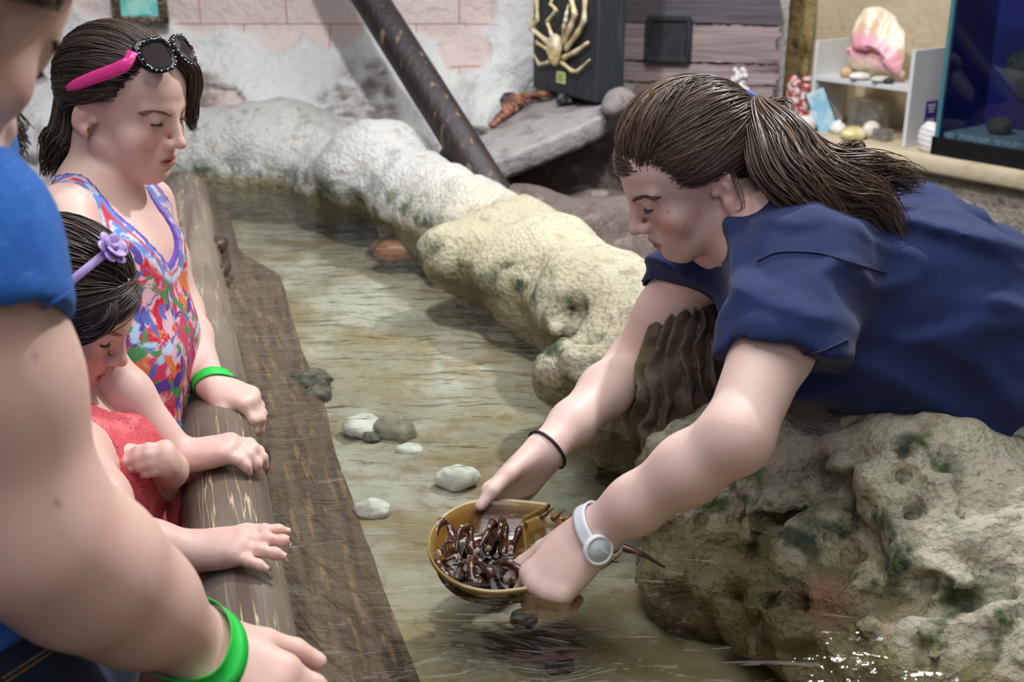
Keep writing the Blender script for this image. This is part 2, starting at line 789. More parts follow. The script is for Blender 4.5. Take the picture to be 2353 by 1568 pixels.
m_tan = Mat('tan_stone', sr(206, 190, 160), 0.85)
_m = m_tan
_m.mix(_m.ramp(_m.noise(2.5, 3), 0.4, 0.65), sr(196, 178, 146))
_m.mix(_m.ramp(_m.noise(22, 6), 0.55, 0.75), sr(176, 158, 126))
_m.bump(_m.noise(38, 6), 0.4, 0.012)

m_tan_rough = Mat('rough_tan_stone', sr(168, 146, 98), 0.9)
_m = m_tan_rough
_m.mix(_m.ramp(_m.noise(16, 6), 0.5, 0.7), sr(120, 100, 64)).bump(_m.noise(40, 6), 0.8, 0.02)

m_greystone = Mat('rough_grey_stone', sr(176, 164, 150), 0.9)
_m = m_greystone
_m.mix(_m.ramp(_m.noise(30, 6), 0.5, 0.68), sr(130, 120, 110)).bump(_m.noise(70, 6), 0.9, 0.015)

m_ledge = Mat('beige_ledge', sr(204, 188, 160), 0.8)
_m = m_ledge
_m.mix(_m.ramp(_m.noise(18, 5), 0.5, 0.75), sr(182, 164, 134)).bump(_m.noise(50, 5), 0.35, 0.008)

m_rock = Mat('cream_rock', sr(210, 201, 174), 0.75)
_m = m_rock
_m.mix(_m.ramp(_m.noise(3.2, 4), 0.4, 0.68), sr(190, 179, 148))
_m.mix(_m.attr('white'), sr(208, 205, 200))
_m.mix(_m.math('MULTIPLY', _m.attr('grey'), 0.8), sr(176, 166, 150))
_m.mix(_m.math('MULTIPLY', _m.ramp(_m.noise(26, 6), 0.52, 0.72), 0.6), sr(150, 134, 104))
_m.mix(_m.math('MULTIPLY', _m.attr('algae'), _m.ramp(_m.noise(24, 6), 0.42, 0.64)), sr(74, 92, 44))
_m.mix(_m.math('MULTIPLY', _m.attr('algae'), _m.ramp(_m.noise(17, 5, (1.3, 1, 1)), 0.52, 0.66)), sr(52, 66, 50))
_m.mix(_m.math('MULTIPLY', _m.attr('wet'), 0.75), sr(140, 122, 84))
_m.mix(_m.math('MULTIPLY', _m.attr('pink'), 0.42), sr(170, 84, 84))
_m.mix(_m.math('MULTIPLY', _m.ramp(_m.noise(75, 5, rough=.7), .56, .70), .55), sr(120, 106, 82))
_m.bump(_m.noise(55, 6, rough=0.7), 0.8, 0.016)
_m.bump(_m.voro(110), 0.5, 0.008)
_wr = _m.ramp(_m.attr('wet'), 0.1, 0.9, 0.8, 0.18)
_m.link(_wr, _m.b.inputs['Roughness'])

m_under = Mat('brown_rock', sr(96, 82, 76), 0.85)
_m = m_under
_m.mix(_m.ramp(_m.noise(5, 5), 0.45, 0.62), sr(70, 58, 52))
_m.mix(_m.ramp(_m.noise(12, 6), 0.52, 0.66), sr(136, 128, 120))
_m.bump(_m.noise(22, 7), 0.9, 0.03)

m_slab = Mat('grey_slab', sr(140, 134, 132), 0.7)
_m = m_slab
_m.mix(_m.ramp(_m.noise(14, 6), 0.48, 0.7), sr(104, 96, 94)).mix(_m.ramp(_m.noise(90, 3), 0.66, 0.7), sr(190, 190, 190))
_m.bump(_m.noise(40, 6), 0.7, 0.01)

m_sand = Mat('pool_bottom', sr(138, 130, 108), 0.8)
_m = m_sand
_m.mix(_m.ramp(_m.noise(3.4, 6, dist=0.6), 0.38, 0.62), sr(170, 166, 152))
_m.mix(_m.math('MULTIPLY', _m.ramp(_m.noise(4.6, 6, (1.0, 1.4, 1), dist=0.4), 0.48, 0.62), 0.75), sr(126, 104, 62))
_m.mix(_m.attr('gold'), sr(150, 130, 78))
_m.mix(_m.math('MULTIPLY', _m.ramp(_m.noise(26, 6), 0.5, 0.72), 0.55), sr(112, 94, 58))
_m.bump(_m.noise(30, 6), 0.5, 0.01)

m_slope = Mat('brown_tank_side', sr(104, 84, 68), 0.5)
_m = m_slope
_m.mix(_m.ramp(_m.grain(8, 6, -.278, (6, 0.5, 2)), 0.42, 0.64), sr(80, 60, 48))
_m.mix(_m.math('MULTIPLY', _m.ramp(_m.grain(14, 6, -.278, (6, .7, 2)), 0.57, 0.66), 0.6), sr(150, 118, 84))
_m.bump(_m.grain(20, 6, -.278, (4, 0.6, 2)), 0.4, 0.01)

m_wood_dark = Mat('dark_wood', sr(42, 29, 27), 0.55)
m_log = Mat('rail_wood', sr(124, 110, 97), 0.42)

# ---- floor, ceiling, outer walls
XL, XR, YF, YB, HC = -2.3, 2.3, -2.2, 4.34, 3.2
MB().box((0, 1.0, -0.05), (2.6, 3.4, 0.05)).put('floor', m_floor.m, smooth=False, kind='structure')
MB().box((0, 1.0, HC + 0.05), (2.6, 3.4, 0.05)).put('ceiling', m_room.m, smooth=False, kind='structure')
MB().box((XL - 0.05, 1.0, HC / 2), (0.05, 3.4, HC / 2)).put('wall_left', m_room.m, smooth=False, kind='structure')
MB().box((0, YF - 0.05, HC / 2), (2.5, 0.05, HC / 2)).put('wall_front', m_room.m, smooth=False, kind='structure')

# ---- back wall: pink blocks under broken plaster, swelling into rock at the foot
xs = axis(-2.2, 0.42, 0.06, [(-1.75, 0.40, 0.011)])
zs = axis(0.0, 3.2, 0.12, [(0.62, 1.28, 0.011)])
XX, ZZ = np.meshgrid(xs, zs, indexing='ij')
pts = np.stack([XX, np.full_like(XX, 3.8), ZZ], -1)


def wall_mask(specs, soft=0.35, seed=3):
    m = np.full(XX.shape, -9.0)
    for (px, py, rx, ry) in specs:
        c, e, g = PY(px, py, 3.75), PY(px + rx, py, 3.75), PY(px, py + ry, 3.75)
        q = np.sqrt(((XX - c[0]) / (e[0] - c[0])) ** 2 + ((ZZ - c[2]) / (g[2] - c[2])) ** 2)
        m = np.maximum(m, 1 - q)
    return m + soft * fbm(pts, 9, 4, seed)


bare = sstep(-0.03, 0.06, wall_mask([(560, -10, 260, 95), (250, -20, 120, 70), (760, 30, 90, 80), (1010, 20, 120, 75), (1065, 115, 55, 45), (520, 228, 75, 42), (640, 60, 60, 60)]))
shade_patch = sstep(0.0, 0.35, wall_mask([(840, 230, 130, 120), (700, 290, 110, 75), (960, 320, 60, 60), (480, 200, 60, 60), (80, 300, 60, 80)], 0.5, 8))  # where the painted shade darkens the plaster
foot = sstep(1.12, 0.72, ZZ + 0.10 * fbm(pts, 3, 3, 5)) * sstep(0.08, -0.2, XX)
out = (1 - bare) * 0.022 * (1 + 0.5 * fbm(pts, 8, 4, 1)) + foot * (0.34 + 0.10 * fbm(pts, 5, 4, 2)) + (0.25 + 0.75 * foot) * (1 - bare) * (0.06 + 0.05 * sstep(-0.3, 0.1, XX)) * fbm(pts, 10, 5, 6)
out = out + 0.05 * np.clip(wall_mask([(1180, 150, 130, 140)], 0.7, 4), 0, 1)
pts[..., 1] -= out
mb = MB().grid(pts)
mb.put('wall_back', m_plaster.m, kind='structure', attrs={'bare': bare.ravel(), 'shade_patch': shade_patch.ravel()})
MB().box((0, YB, 1.6), (2.4, 0.04, 1.6)).put('wall_back', m_room.m, smooth=False, kind='structure')

# ---- right side: tan stone wall and its ledge, running toward the viewer
LH = 0.815                                                    # ledge height
LA, LB = PH(1838, 306, LH), PH(2353, 396, LH)
LD = nrm(A3(*(LB - LA)[:2], 0))                               # along the ledge, toward the viewer
LN = nrm(A3(LD[1], -LD[0], 0))                                # out of the wall, toward the pool
if LN[0] > 0:
    LN = -LN
UP = A3(0, 0, 1)
LR = np.stack([LD, -LN, UP], -1)


def L(s, t, h):
    """point s metres along the ledge from its far end, t metres into the wall, at height h"""
    return A3(LA[0], LA[1], 0) + LD * s - LN * t + UP * h


def stone_sheet(name, mat, s0, s1, t, h0, h1, amp, scale, seed, step=0.02):
    s, h = np.arange(s0, s1 + step, step), np.arange(h0, h1 + step, step)
    S_, H_ = np.meshgrid(s, h, indexing='ij')
    q = A3(LA[0], LA[1], 0) + LD * S_[..., None] - LN * t + UP * H_[..., None]
    q = q + LN * (amp * fbm(q, scale, 5, seed))[..., None]
    return MB().grid(q[:, ::-1]).put(name, mat, kind='structure')


stone_sheet('wall_right', m_tan.m, -0.23, 3.2, 0.30, LH - 0.02, 3.2, 0.012, 6, 21, 0.03)
stone_sheet('wall_right', m_tan_rough.m, -0.95, -0.19, 0.26, 0.4, 3.2, 0.03, 8, 22, 0.02)
stone_sheet('wall_right', m_greystone.m, -0.3, 3.2, 0.03, 0.0, LH - 0.04, 0.018, 14, 23, 0.016)

s = np.linspace(-0.25, 3.0, 130)
prof = [(0.30, LH - 0.05), (0.0, LH - 0.05), (-0.006, LH - 0.04), (-0.006, LH - 0.01), (0.0, LH), (0.02, LH + 0.002), (0.30, LH + 0.002)]
q = np.array([[L(a, t, h) + (LN * 0.006 + UP * 0.003) * float(fbm(A3(a, t, h)[None], 9, 3, 5)[0]) for t, h in prof] for a in s])
MB().grid(q).put('trim_1', m_ledge.m, kind='structure')

# ---- the touch tank: outer wall, sloping side, bottom, water
def log_x(Y):
    return -0.315 - 0.285 * (Y - 1.153)


Ys = np.linspace(0.2, 3.5, 100)
q = []
for Y in Ys:
    x = log_x(Y)
    w = 0.014 * float(fbm(A3(x, Y, 0)[None], 3, 3, 9)[0])
    far = sstep(2.75, 2.85, Y)
    q.append([A3(x - 0.035, Y, 0.0), A3(x - 0.035, Y, 0.735), A3(x + 0.035, Y, 0.735), A3(x + 0.05, Y, 0.72),
              A3(x + 0.11, Y, 0.675), A3(x + 0.20 - 0.10 * far + w, Y, POOL_FLOOR + 0.004), A3(x + 0.205 - 0.10 * far + w, Y, POOL_FLOOR - 0.02)])
MB().grid(np.array(q)).put('tank_side', m_slope.m, kind='structure')

RIMY = [0.2, 0.72, 1.06, 1.29, 1.47, 1.69, 2.0, 2.34, 2.6, 2.85, 3.0, 3.3, 3.7]
RIMX = [0.95, 0.82, 0.66, 0.50, 0.36, 0.256, 0.16, 0.02, -0.085, -0.23, -0.335, -0.40, -0.45]


def rim_x(Y):
    return float(np.interp(Y, RIMY, RIMX))


gx, gy = np.linspace(0, 1, 110), np.linspace(0.2, 3.5, 150)
q = np.array([[A3((log_x(Y) + 0.04) * (1 - a) + a * rim_x(Y), Y, POOL_FLOOR) for Y in gy] for a in gx])
q[..., 2] += 0.018 * fbm(q, 4, 4, 31) + 0.006 * fbm(q, 18, 3, 32)
gold = sstep(1.5, 1.05, q[..., 1] + 0.15 * fbm(q, 4, 3, 33)) * 0.75
MB().grid(q).put('pool_bottom', m_sand.m, kind='structure', attrs={'gold': gold.ravel()})

m_water = bpy.data.materials.new('clear_water')
m_water.use_nodes = True
nt = m_water.node_tree
nt.nodes.clear()
o_ = nt.nodes.new('ShaderNodeOutputMaterial')
mx = nt.nodes.new('ShaderNodeMixShader')
tr = nt.nodes.new('ShaderNodeBsdfTransparent')
tr.inputs[0].default_value = (0.93, 0.95, 0.90, 1)
gl = nt.nodes.new('ShaderNodeBsdfGlossy')
gl.inputs['Roughness'].default_value = 0.02
fr = nt.nodes.new('ShaderNodeFresnel')
fr.inputs[0].default_value = 1.33
bp = nt.nodes.new('ShaderNodeBump')
bp.inputs['Strength'].default_value = 0.5
bp.inputs['Distance'].default_value = 0.03
n1 = nt.nodes.new('ShaderNodeTexNoise')
n1.inputs['Scale'].default_value = 11
n1.inputs['Detail'].default_value = 3
n1.inputs['Distortion'].default_value = 0.8
tc = nt.nodes.new('ShaderNodeTexCoord')
mp = nt.nodes.new('ShaderNodeMapping')
mp.inputs['Rotation'].default_value = (0, 0, 0.25)
mp.inputs['Scale'].default_value = (0.8, 2.1, 1)
nt.links.new(tc.outputs['Object'], mp.inputs['Vector'])
nt.links.new(mp.outputs[0], n1.inputs['Vector'])
nt.links.new(n1.outputs['Fac'], bp.inputs['Height'])
for n in (gl, fr):
    nt.links.new(bp.outputs[0], n.inputs['Normal'])
nt.links.new(fr.outputs[0], mx.inputs[0])
nt.links.new(tr.outputs[0], mx.inputs[1])
nt.links.new(gl.outputs[0], mx.inputs[2])
nt.links.new(mx.outputs[0], o_.inputs[0])
gx, gy = np.linspace(0, 1, 90), np.linspace(0.22, 3.42, 170)
q = np.array([[A3((log_x(Y) + 0.03) * (1 - a) + a * rim_x(Y), Y, WATER) for Y in gy] for a in gx])
q[..., 2] += 0.0022 * fbm(q * A3(1, 2, 1), 9, 3, 41)
wm = MB().grid(q)
wv, hc = np.concatenate(wm.v), PH(1095, 1245, WATER)
fc_ = np.array([wv[list(f)].mean(0) for f in wm.f]) - hc
wm.f = [f for f, c in zip(wm.f, fc_) if (c[0] / .062) ** 2 + (c[1] / .070) ** 2 > 1]     # the water does not run through the held crab's shell
tag(wm.put('pool_water', m_water), 'clear rippled water filling the touch pool', 'water', kind='stuff')

# ---- rock wall round the pool
R_ = Solid()
K = 0.10
far = [(430, 415), (520, 415), (620, 420), (740, 425)]
pf = [PH(x, y, WATER) + A3(0, 0.17, 0.0) for x, y in far]
R_.chain(pf, [0.17, 0.16, 0.17, 0.16], K)
R_.ell(P(865, 385, 3.05) + A3(0, 0.05, -0.02), (0.16, 0.14, 0.13), k=0.06)
R_.ell(P(770, 400, 3.15) + A3(0, 0.1, -0.05), (0.13, 0.13, 0.12), k=0.06)
crest = [((955, 352), .89, .12), ((1105, 432), .855, .115), ((1190, 478), .85, .115), ((1275, 525), .85, .115), ((1385, 592), .85, .11), ((1500, 662), .845, .105), ((1625, 745), .835, .10), ((1760, 870), .825, .095)]
cp_ = [PH(x, y, h) - UP * r for (x, y), h, r in crest]
R_.chain(cp_, [c[2] for c in crest], 0.07)
R_.ell(PH(1065, 585, 0.77), (0.10, 0.09, 0.075), k=0.07)
R_.ell(PH(1195, 625, 0.77), (0.09, 0.08, 0.07), k=0.06)
R_.ell(PH(1340, 700, 0.77), (0.08, 0.08, 0.075), k=0.06)
R_.ell(PH(1330, 860, 0.735), (0.085, 0.08, 0.06), k=0.06)
R_.ell(PH(1430, 960, 0.73), (0.08, 0.07, 0.065), k=0.05)
R_.rc(PH(1480, 820, 0.74), PH(1560, 1000, 0.73), .09, .09, .06)
# near stretch
R_.rc(A3(0.335, 1.44, 0.745), A3(0.50, 1.29, 0.755), 0.095, 0.12, 0.07)
R_.rc(A3(0.50, 1.29, 0.755), A3(0.67, 1.06, 0.715), 0.12, 0.13, 0.07)
R_.rc(A3(0.67, 1.06, 0.715), A3(0.84, 0.72, 0.71), 0.13, 0.14, 0.07)
R_.rc(A3(0.40, 1.34, 0.60), A3(0.72, 0.86, 0.62), 0.15, 0.16, 0.08)
R_.ell(PH(1620, 1150, 0.72), (0.09, 0.09, 0.08), k=0.06)
R_.ell(PH(1650, 1320, 0.655), (0.11, 0.09, 0.07), k=0.06)
R_.ell(PH(1930, 1470, 0.66), (0.11, 0.10, 0.08), k=0.05)
R_.ell(PH(2200, 1540, 0.69), (0.12, 0.11, 0.085), k=0.05)
base = Solid()
base.ops = list(R_.ops)
for (x, y, r, o) in [(1930, 1075, .020, .4), (2012, 1118, .024, .4), (1850, 1070, .045, -.3), (1950, 1240, .017, .5), (1972, 1292, .013, .4), (1800, 1150, .022, .5), (1760, 1165, .020, .4),
                     (1660, 1220, .013, .3), (1905, 1190, .032, .0), (1995, 1180, .02, .2), (1850, 1262, .011, .3), (2090, 1060, .03, -.2), (1745, 1235, .028, .1), (2160, 1190, .018, .2), (1850, 1300, .05, -.3),
                     (2200, 1380, .018, .3), (2000, 1350, .012, .3), (1720, 1330, .028, .1), (1760, 1390, .026, .1), (2060, 1375, .012, .3), (1920, 1030, .02, .2), (1840, 1430, .035, .1), (1700, 1440, .03, 0),
                     (2140, 1120, .016, .2), (2230, 1250, .022, .0), (1640, 1370, .022, .2), (1560, 1320, .025, .1), (1990, 1430, .02, .2), (1320, 830, .03, .1), (1400, 880, .03, .1), (1290, 760, .02, .2)]:
    p0 = hit(base, x, y)
    vd = nrm(A3(0, 0, CAM_H) - p0)
    R_.ell(p0 + vd * r * o, (r, r * 0.9, r * 0.85), k=r * 0.5)


def on_rock(pts, o):
    return [hit(base, x, y) + nrm(A3(0, 0, CAM_H) - hit(base, x, y)) * o for x, y in pts]


R_.chain(on_rock([(2068, 1155), (2040, 1200), (2062, 1250), (2100, 1295), (2125, 1345)], .008), [.012, .018, .014, .016, .012], 0.012)
R_.chain(on_rock([(2130, 1240), (2170, 1290), (2225, 1355)], .008), [.015, .026, .014], 0.015)
R_.chain(on_rock([(1990, 1160), (2100, 1140), (2180, 1165)], .004), [.012, .010, .012], 0.015)
for (x, y, r, o) in [(1800, 1205, .030, .3), (1780, 1190, .026, .2), (1945, 1290, .022, .3), (2015, 1305, .022, .3), (2095, 1362, .026, .3), (2165, 1365, .026, .2), (1885, 1085, .016, .2), (1700, 1200, .018, .2), (1955, 1140, .015, .2),
                     (2270, 1390, .02, .2), (1870, 1230, .016, .2), (1610, 1200, .014, .2), (1810, 1400, .018, .2), (1310, 720, .016, .2), (1350, 780, .018, .2)]:
    R_.ell(hit(base, x, y), (r * 1.4, r, r * 0.75), k=r * 0.6, op='s')
rg = np.random.default_rng(77)
for i in range(70):
    p0 = hit(base, rg.uniform(1530, 2340), rg.uniform(1060, 1540))
    r = rg.uniform(.005, .013)
    R_.ell(p0, (r * rg.uniform(.8, 1.5), r, r), k=r * .6)


def _sw(p):
    nr = sstep(1.95, 1.5, p[..., 1])
    rid = 1 - 2 * np.abs(fbm(p, 13, 2, 53))
    return 0.014 * fbm(p, 5, 3, 51) + 0.016 * fbm(p, 16, 4, 52) - nr * (0.013 * rid - 0.005) + (0.0035 + 0.004 * nr) * fbm(p, 60, 2, 54)


R_.disp(_sw)
V, F = mesh_solid(R_, axis(-1.05, 0.95, 0.014, [(0.15, 0.7, 0.0065)]), axis(0.55, 3.62, 0.018, [(0.95, 1.6, 0.0065), (1.6, 2.4, 0.010)]), axis(0.5, 1.0, 0.011, [(0.62, 0.96, 0.0075)]), 1)
n_ = fbm(V, 7, 3, 55)
near = sstep(1.75, 1.45, V[:, 1])
moss = np.zeros(len(V))
for x, y, r in [(1830, 1240, .05), (1900, 1310, .05), (2010, 1210, .045), (2100, 1330, .05), (1690, 1120, .05), (2260, 1500, .06), (1320, 720, .06), (1290, 790, .05), (1760, 1200, .04), (2120, 1060, .05), (1520, 1010, .07), (1180, 650, .05), (2040, 1400, .03)]:
    moss = np.maximum(moss, 1.3 * sstep(1.2, .3, np.linalg.norm(V - hit(base, x, y), axis=1) / r + .35 * n_))
at = dict(
    algae=np.clip(sstep(0.10 + 0.03 * near, 0.02, V[:, 2] - WATER + 0.04 * n_) * 0.85 * sstep(-0.06, 0.0, V[:, 2] - WATER) + moss, 0, 1),
    wet=sstep(0.035, -0.005, V[:, 2] - WATER + 0.02 * n_),
    white=sstep(2.35, 2.9, V[:, 1]) * 0.9,
    grey=near * 0.7 * sstep(-0.3, 0.3, n_ + 0.1),
    pink=sstep(0.05, 0.015, np.linalg.norm(V - hit(base, 1878, 1395), axis=1) + 0.02 * n_) + 0.5 * sstep(0.025, 0.008, np.linalg.norm(V - hit(base, 1690, 1368), axis=1)))
tag(put('rock_wall', V, F, m_rock.m, attrs=at, kind='structure'), 'cream rock wall curving along the far and right side of the touch pool', 'rock')

# ---- dark rock mass under the slab, behind the pool wall
U_ = Solid()
U_.rc(P(1200, 540, 3.55), P(1520, 600, 3.2), 0.17, 0.17, 0.08)
U_.rc(P(1250, 400, 3.75), P(1500, 420, 3.65), 0.16, 0.16, 0.08)
U_.rc(P(1330, 640, 2.75), P(1560, 700, 2.4), 0.2, 0.2, 0.08)
U_.rc(P(1220, 700, 3.0), P(1500, 900, 2.6), 0.3, 0.3, 0.1)
U_.rc(P(1110, 395, 3.48), P(1330, 385, 3.5), .14, .14, .08)
U_.disp(lambda p: 0.03 * fbm(p, 5, 3, 61) + 0.018 * fbm(p, 16, 3, 62))
V, F = mesh_solid(U_, axis(-0.3, 0.80, 0.018), axis(2.05, 3.92, 0.02), axis(0.05, 1.2, 0.018), 1)
tag(put('rock_mass', V, F, m_under.m, kind='structure'), 'brown and grey rock mass in shade under the stone slab', 'rock')

# ================================================================ THINGS OF THE PLACE
# ---- wooden rail along the tank
_m = m_log
_m.mix(_m.ramp(_m.noise(2.5, 4), 0.4, 0.65), sr(104, 90, 78))
_m.mix(_m.ramp(_m.grain(5, 5, -.278, (9, 0.5, 9)), 0.5, 0.68), sr(96, 76, 66))
_v = _m.node('ShaderNodeTexNoise')
_v.inputs['Scale'].default_value = 9
_v.inputs['Detail'].default_value = 3
_m.link(_m.along(-.278, (7, 0.22, 7)), _v.inputs['Vector'])
_a = _m.math('ABSOLUTE', _m.math('SUBTRACT', _v.outputs['Fac'], 0.56))
_m.mix(_m.math('MULTIPLY', _m.ramp(_a, 0.0, 0.012, 1, 0), _m.ramp(_m.noise(2.6, 2), 0.42, 0.55)), sr(206, 190, 150))
_m.bump(_v.outputs['Fac'], 0.25, 0.006)
nY = 150
Yl = np.linspace(0.25, 3.22, nY)
path = np.array([A3(log_x(Y), Y, 0.736) for Y in Yl])
path[:, 0] += 0.004 * fbm(path, 3, 2, 71)
rr = 0.056 * (1 + 0.03 * fbm(path, 5, 3, 72))
rr[-6:] *= [0.99, 0.96, 0.90, 0.8, 0.6, 0.3]
lg = MB().tube(path, rr, 28)
tag(lg.put('wooden_rail', m_log.m), 'long rounded brown wooden rail along the near left edge of the pool', 'rail')

# ---- leaning beam
_m = m_wood_dark
_m.mix(_m.ramp(_m.noise(7, 6, (5, 5, 0.6)), 0.45, 0.66), sr(26, 20, 20))
_m.mix(_m.math('MULTIPLY', _m.ramp(_m.noise(9, 6, (5, 5, 0.7)), 0.6, 0.68), 0.75), sr(126, 104, 74))
_m.bump(_m.noise(16, 6, (5, 5, 0.6)), 0.4, 0.008)
ba, bb = P(1152, 475, 2.96), P(852, 0, 3.20)
bt = ba + (bb - ba) * 3.3
bp_ = np.array([ba + (bt - ba) * t for t in np.linspace(-0.06, 1, 60)])
tag(MB().tube(bp_, 0.048 * (1 + 0.04 * fbm(bp_, 7, 3, 75)), 14).put('leaning_beam', m_wood_dark.m), 'dark brown round wooden beam leaning across the plaster wall behind the pool', 'beam')

# ---- stone slab and what lies on it
sl = [P(1085, 392, 3.06), P(1260, 322, 3.10), P(1392, 262, 3.14), P(1450, 225, 3.18), P(1455, 190, 3.45), P(1225, 195, 3.58), P(1160, 270, 3.40), P(1085, 325, 3.24)]
sl = np.array(sl)
edge = []
for i in range(len(sl)):
    for t in np.linspace(0, 1, 14, endpoint=False):
        edge.append(sl[i] * (1 - t) + sl[(i + 1) % len(sl)] * t)
edge = np.array(edge)
edge[:, :2] += 0.012 * np.stack([fbm(edge, 22, 3, 81), fbm(edge, 22, 3, 82)], -1)
cs = edge.mean(0)
rings = [(0.0, 0), (0.5, 0), (0.9, 0), (0.985, 0), (1.0, -0.012), (0.99, -0.05), (0.96, -0.062), (0.0, -0.07)]
q = np.array([cs + (edge - cs) * a + UP * (b + (0.008 * fbm(edge * (1 + a), 30, 3, 83)[:, None] if 0 > b > -0.06 else 0)) for a, b in rings])
q = np.concatenate([q, q[:, :1]], 1)
tag(MB().grid(q[:, ::-1]).put('stone_slab', m_slab.m), 'grey rough stone slab jutting out beneath the crab plaque', 'slab')
sN = nrm(np.cross(sl[2] - sl[0], sl[5] - sl[0]))
sN = sN if sN[2] > 0 else -sN


def on_slab(x, y, lift=0.0):
    o, d = A3(0, 0, CAM_H), P(x, y, 1.0) - A3(0, 0, CAM_H)
    t = ((cs - o) @ sN) / (d @ sN)
    return o + d * t + sN * lift


m_knob = Mat('grey_boulder', sr(120, 112, 110), 0.85)
m_knob.mix(m_knob.ramp(m_knob.noise(30, 5), 0.5, 0.7), sr(84, 76, 74)).bump(m_knob.noise(50, 6), 0.6, 0.01)
S = Solid().ell(P(1425, 232, 3.16), (0.045, 0.05, 0.035), k=0.02).ell(P(1405, 250, 3.14), (0.03, 0.03, 0.022), k=0.02)
S.disp(lambda p: 0.006 * fbm(p, 30, 3, 85))
b0 = P(1420, 240, 3.16)
V, F = mesh_solid(S, axis(b0[0] - .1, b0[0] + .1, .006), axis(b0[1] - .1, b0[1] + .1, .006), axis(b0[2] - .08, b0[2] + .08, .006))
tag(put('boulder', V, F, m_knob.m, base=b0), 'small grey boulder at the right end of the stone slab beside the crab plaque', 'rock')

m_mussel = Mat('black_barnacle', sr(44, 48, 52), 0.5)
m_mussel.mix(m_mussel.ramp(m_mussel.noise(60, 4), 0.5, 0.7), sr(78, 86, 92)).bump(m_mussel.noise(90, 4), 0.5, 0.004)
for x, y, n, lab in [(1168, 232, 9, 'clump of small black barnacles on the slab behind the dried lobster'), (1100, 318, 7, 'clump of small black barnacles on the slab by the leaning beam'),
                     (1303, 232, 6, 'clump of small black barnacles on the slab under the crab plaque')]:
    mb = MB()
    o = on_slab(x, y, 0.0)
    rg = np.random.default_rng(int(x))
    for i in range(n):
        c = o + A3(rg.uniform(-.028, .028), rg.uniform(-.025, .025), 0)
        hgt = rg.uniform(.016, .03)
        ax_ = nrm(A3(rg.uniform(-.4, .4), rg.uniform(-.4, .4), 1))
        mb.lathe(c - ax_ * 0.004, [(0.0005, 0), (.012, .0), (.0125, hgt * .4), (.009, hgt), (.006, hgt * .97), (.003, hgt * .6), (.0005, hgt * .55)], ax_, 10)
    tag(mb.put('barnacle_clump', m_mussel.m, base=o), lab, 'barnacles', group='black barnacle clumps on the slab')

m_lob = Mat('dried_lobster', sr(146, 92, 72), 0.5)
m_lob.mix(m_lob.ramp(m_lob.noise(30, 4), 0.42, 0.6), sr(92, 58, 46)).mix(m_lob.ramp(m_lob.noise(44, 3), 0.6, 0.68), sr(206, 172, 128)).bump(m_lob.noise(80, 4), 0.5, 0.005)
la, lm, le = on_slab(1130, 300, 0.012), on_slab(1185, 258, 0.022), on_slab(1245, 243, 0.02)
lob = thing('dried_lobster', 'reddish brown dried spiny lobster shell lying on the grey slab', 'lobster', la)
ax_ = nrm(lm - la)
side = nrm(np.cross(ax_, sN))
mb = MB()
for i in range(6):
    t = i / 5
    c = la + (lm - la) * (0.1 + 0.85 * t)
    r = 0.011 + 0.011 * t
    mb.ell(c, (r * 1.15, 0.014, r * 0.85), frame(ax_, sN), 12, 8)
mb.put('tail', m_lob.m, lob)
S = Solid().rc(lm - ax_ * 0.005, lm + ax_ * 0.03, 0.022, 0.020, 0.01)
for k in range(10):
    a = lm + ax_ * (0.003 * k) + side * (0.016 * (1 if k % 2 else -1)) + sN * 0.012
    S.rc(a, a + ax_ * 0.012 + sN * 0.012, 0.004, 0.001, 0.003)
V, F = mesh_solid(S, axis(lm[0] - .07, lm[0] + .09, .0035), axis(lm[1] - .07, lm[1] + .07, .0035), axis(lm[2] - .05, lm[2] + .06, .0035))
put('carapace', V, F, m_lob.m, lob)
for s_, ex in ((-1, 0.075), (1, 0.09)):
    h0 = lm + ax_ * 0.035 + side * 0.01 * s_
    c1 = spline([h0, h0 + ax_ * 0.02 + side * (0.022 * s_ + 0.01), h0 + (le - lm) * 0.5 + side * 0.02 * s_ + A3(.01, 0, 0.004), h0 + A3(ex, 0.01 * s_, 0.0)], 14)
    MB().tube(c1, [.006, .006, .006, .006, .007, .008, .0095, .0105, .011, .0105, .009, .007, .004, .001], 8).put('claw', m_lob.m, lob)
for i in range(6):
    s_ = -1 if i % 2 else 1
    h0 = lm + ax_ * (-0.01 + 0.008 * i) + side * s_ * 0.016
    MB().tube(spline([h0, h0 + side * s_ * 0.02 + sN * 0.012, h0 + side * s_ * 0.035 + ax_ * 0.01 - sN * 0.012], 7), [.0035, .0034, .003, .0028, .0024, .002, .001], 6).put('leg', m_lob.m, lob)

# ---- crab plaque
m_board = Mat('black_board', sr(36, 40, 46), 0.6)
m_board.mix(m_board.ramp(m_board.noise(22, 5, (3, 3, 0.4)), 0.5, 0.7), sr(52, 58, 66)).bump(m_board.noise(30, 4, (3, 3, 0.4)), 0.15)
m_crab = Mat('dry_crab', sr(216, 196, 146), 0.45)
m_crab.mix(m_crab.ramp(m_crab.noise(28, 4), 0.5, 0.66), sr(226, 218, 196)).mix(m_crab.math('MULTIPLY', m_crab.ramp(m_crab.noise(40, 3), 0.58, 0.68), 0.6), sr(190, 130, 100)).bump(m_crab.noise(120, 3), 0.2, 0.003)
m_plate = Mat('brass_plate', sr(196, 204, 130), 0.45)
m_ink = Mat('faded_ink', sr(120, 130, 84), 0.7)
pa, pb = P(1224, 192, 3.48), P(1370, 240, 3.20)
pd = nrm(pb - pa)
pd = nrm(A3(pd[0], pd[1], 0))
pn = nrm(np.cross(pd, UP))
pn = pn if pn[1] < 0 else -pn
plq = thing('crab_plaque', 'long legged pale crab mounted on an upright black board above the slab', 'plaque', pa)
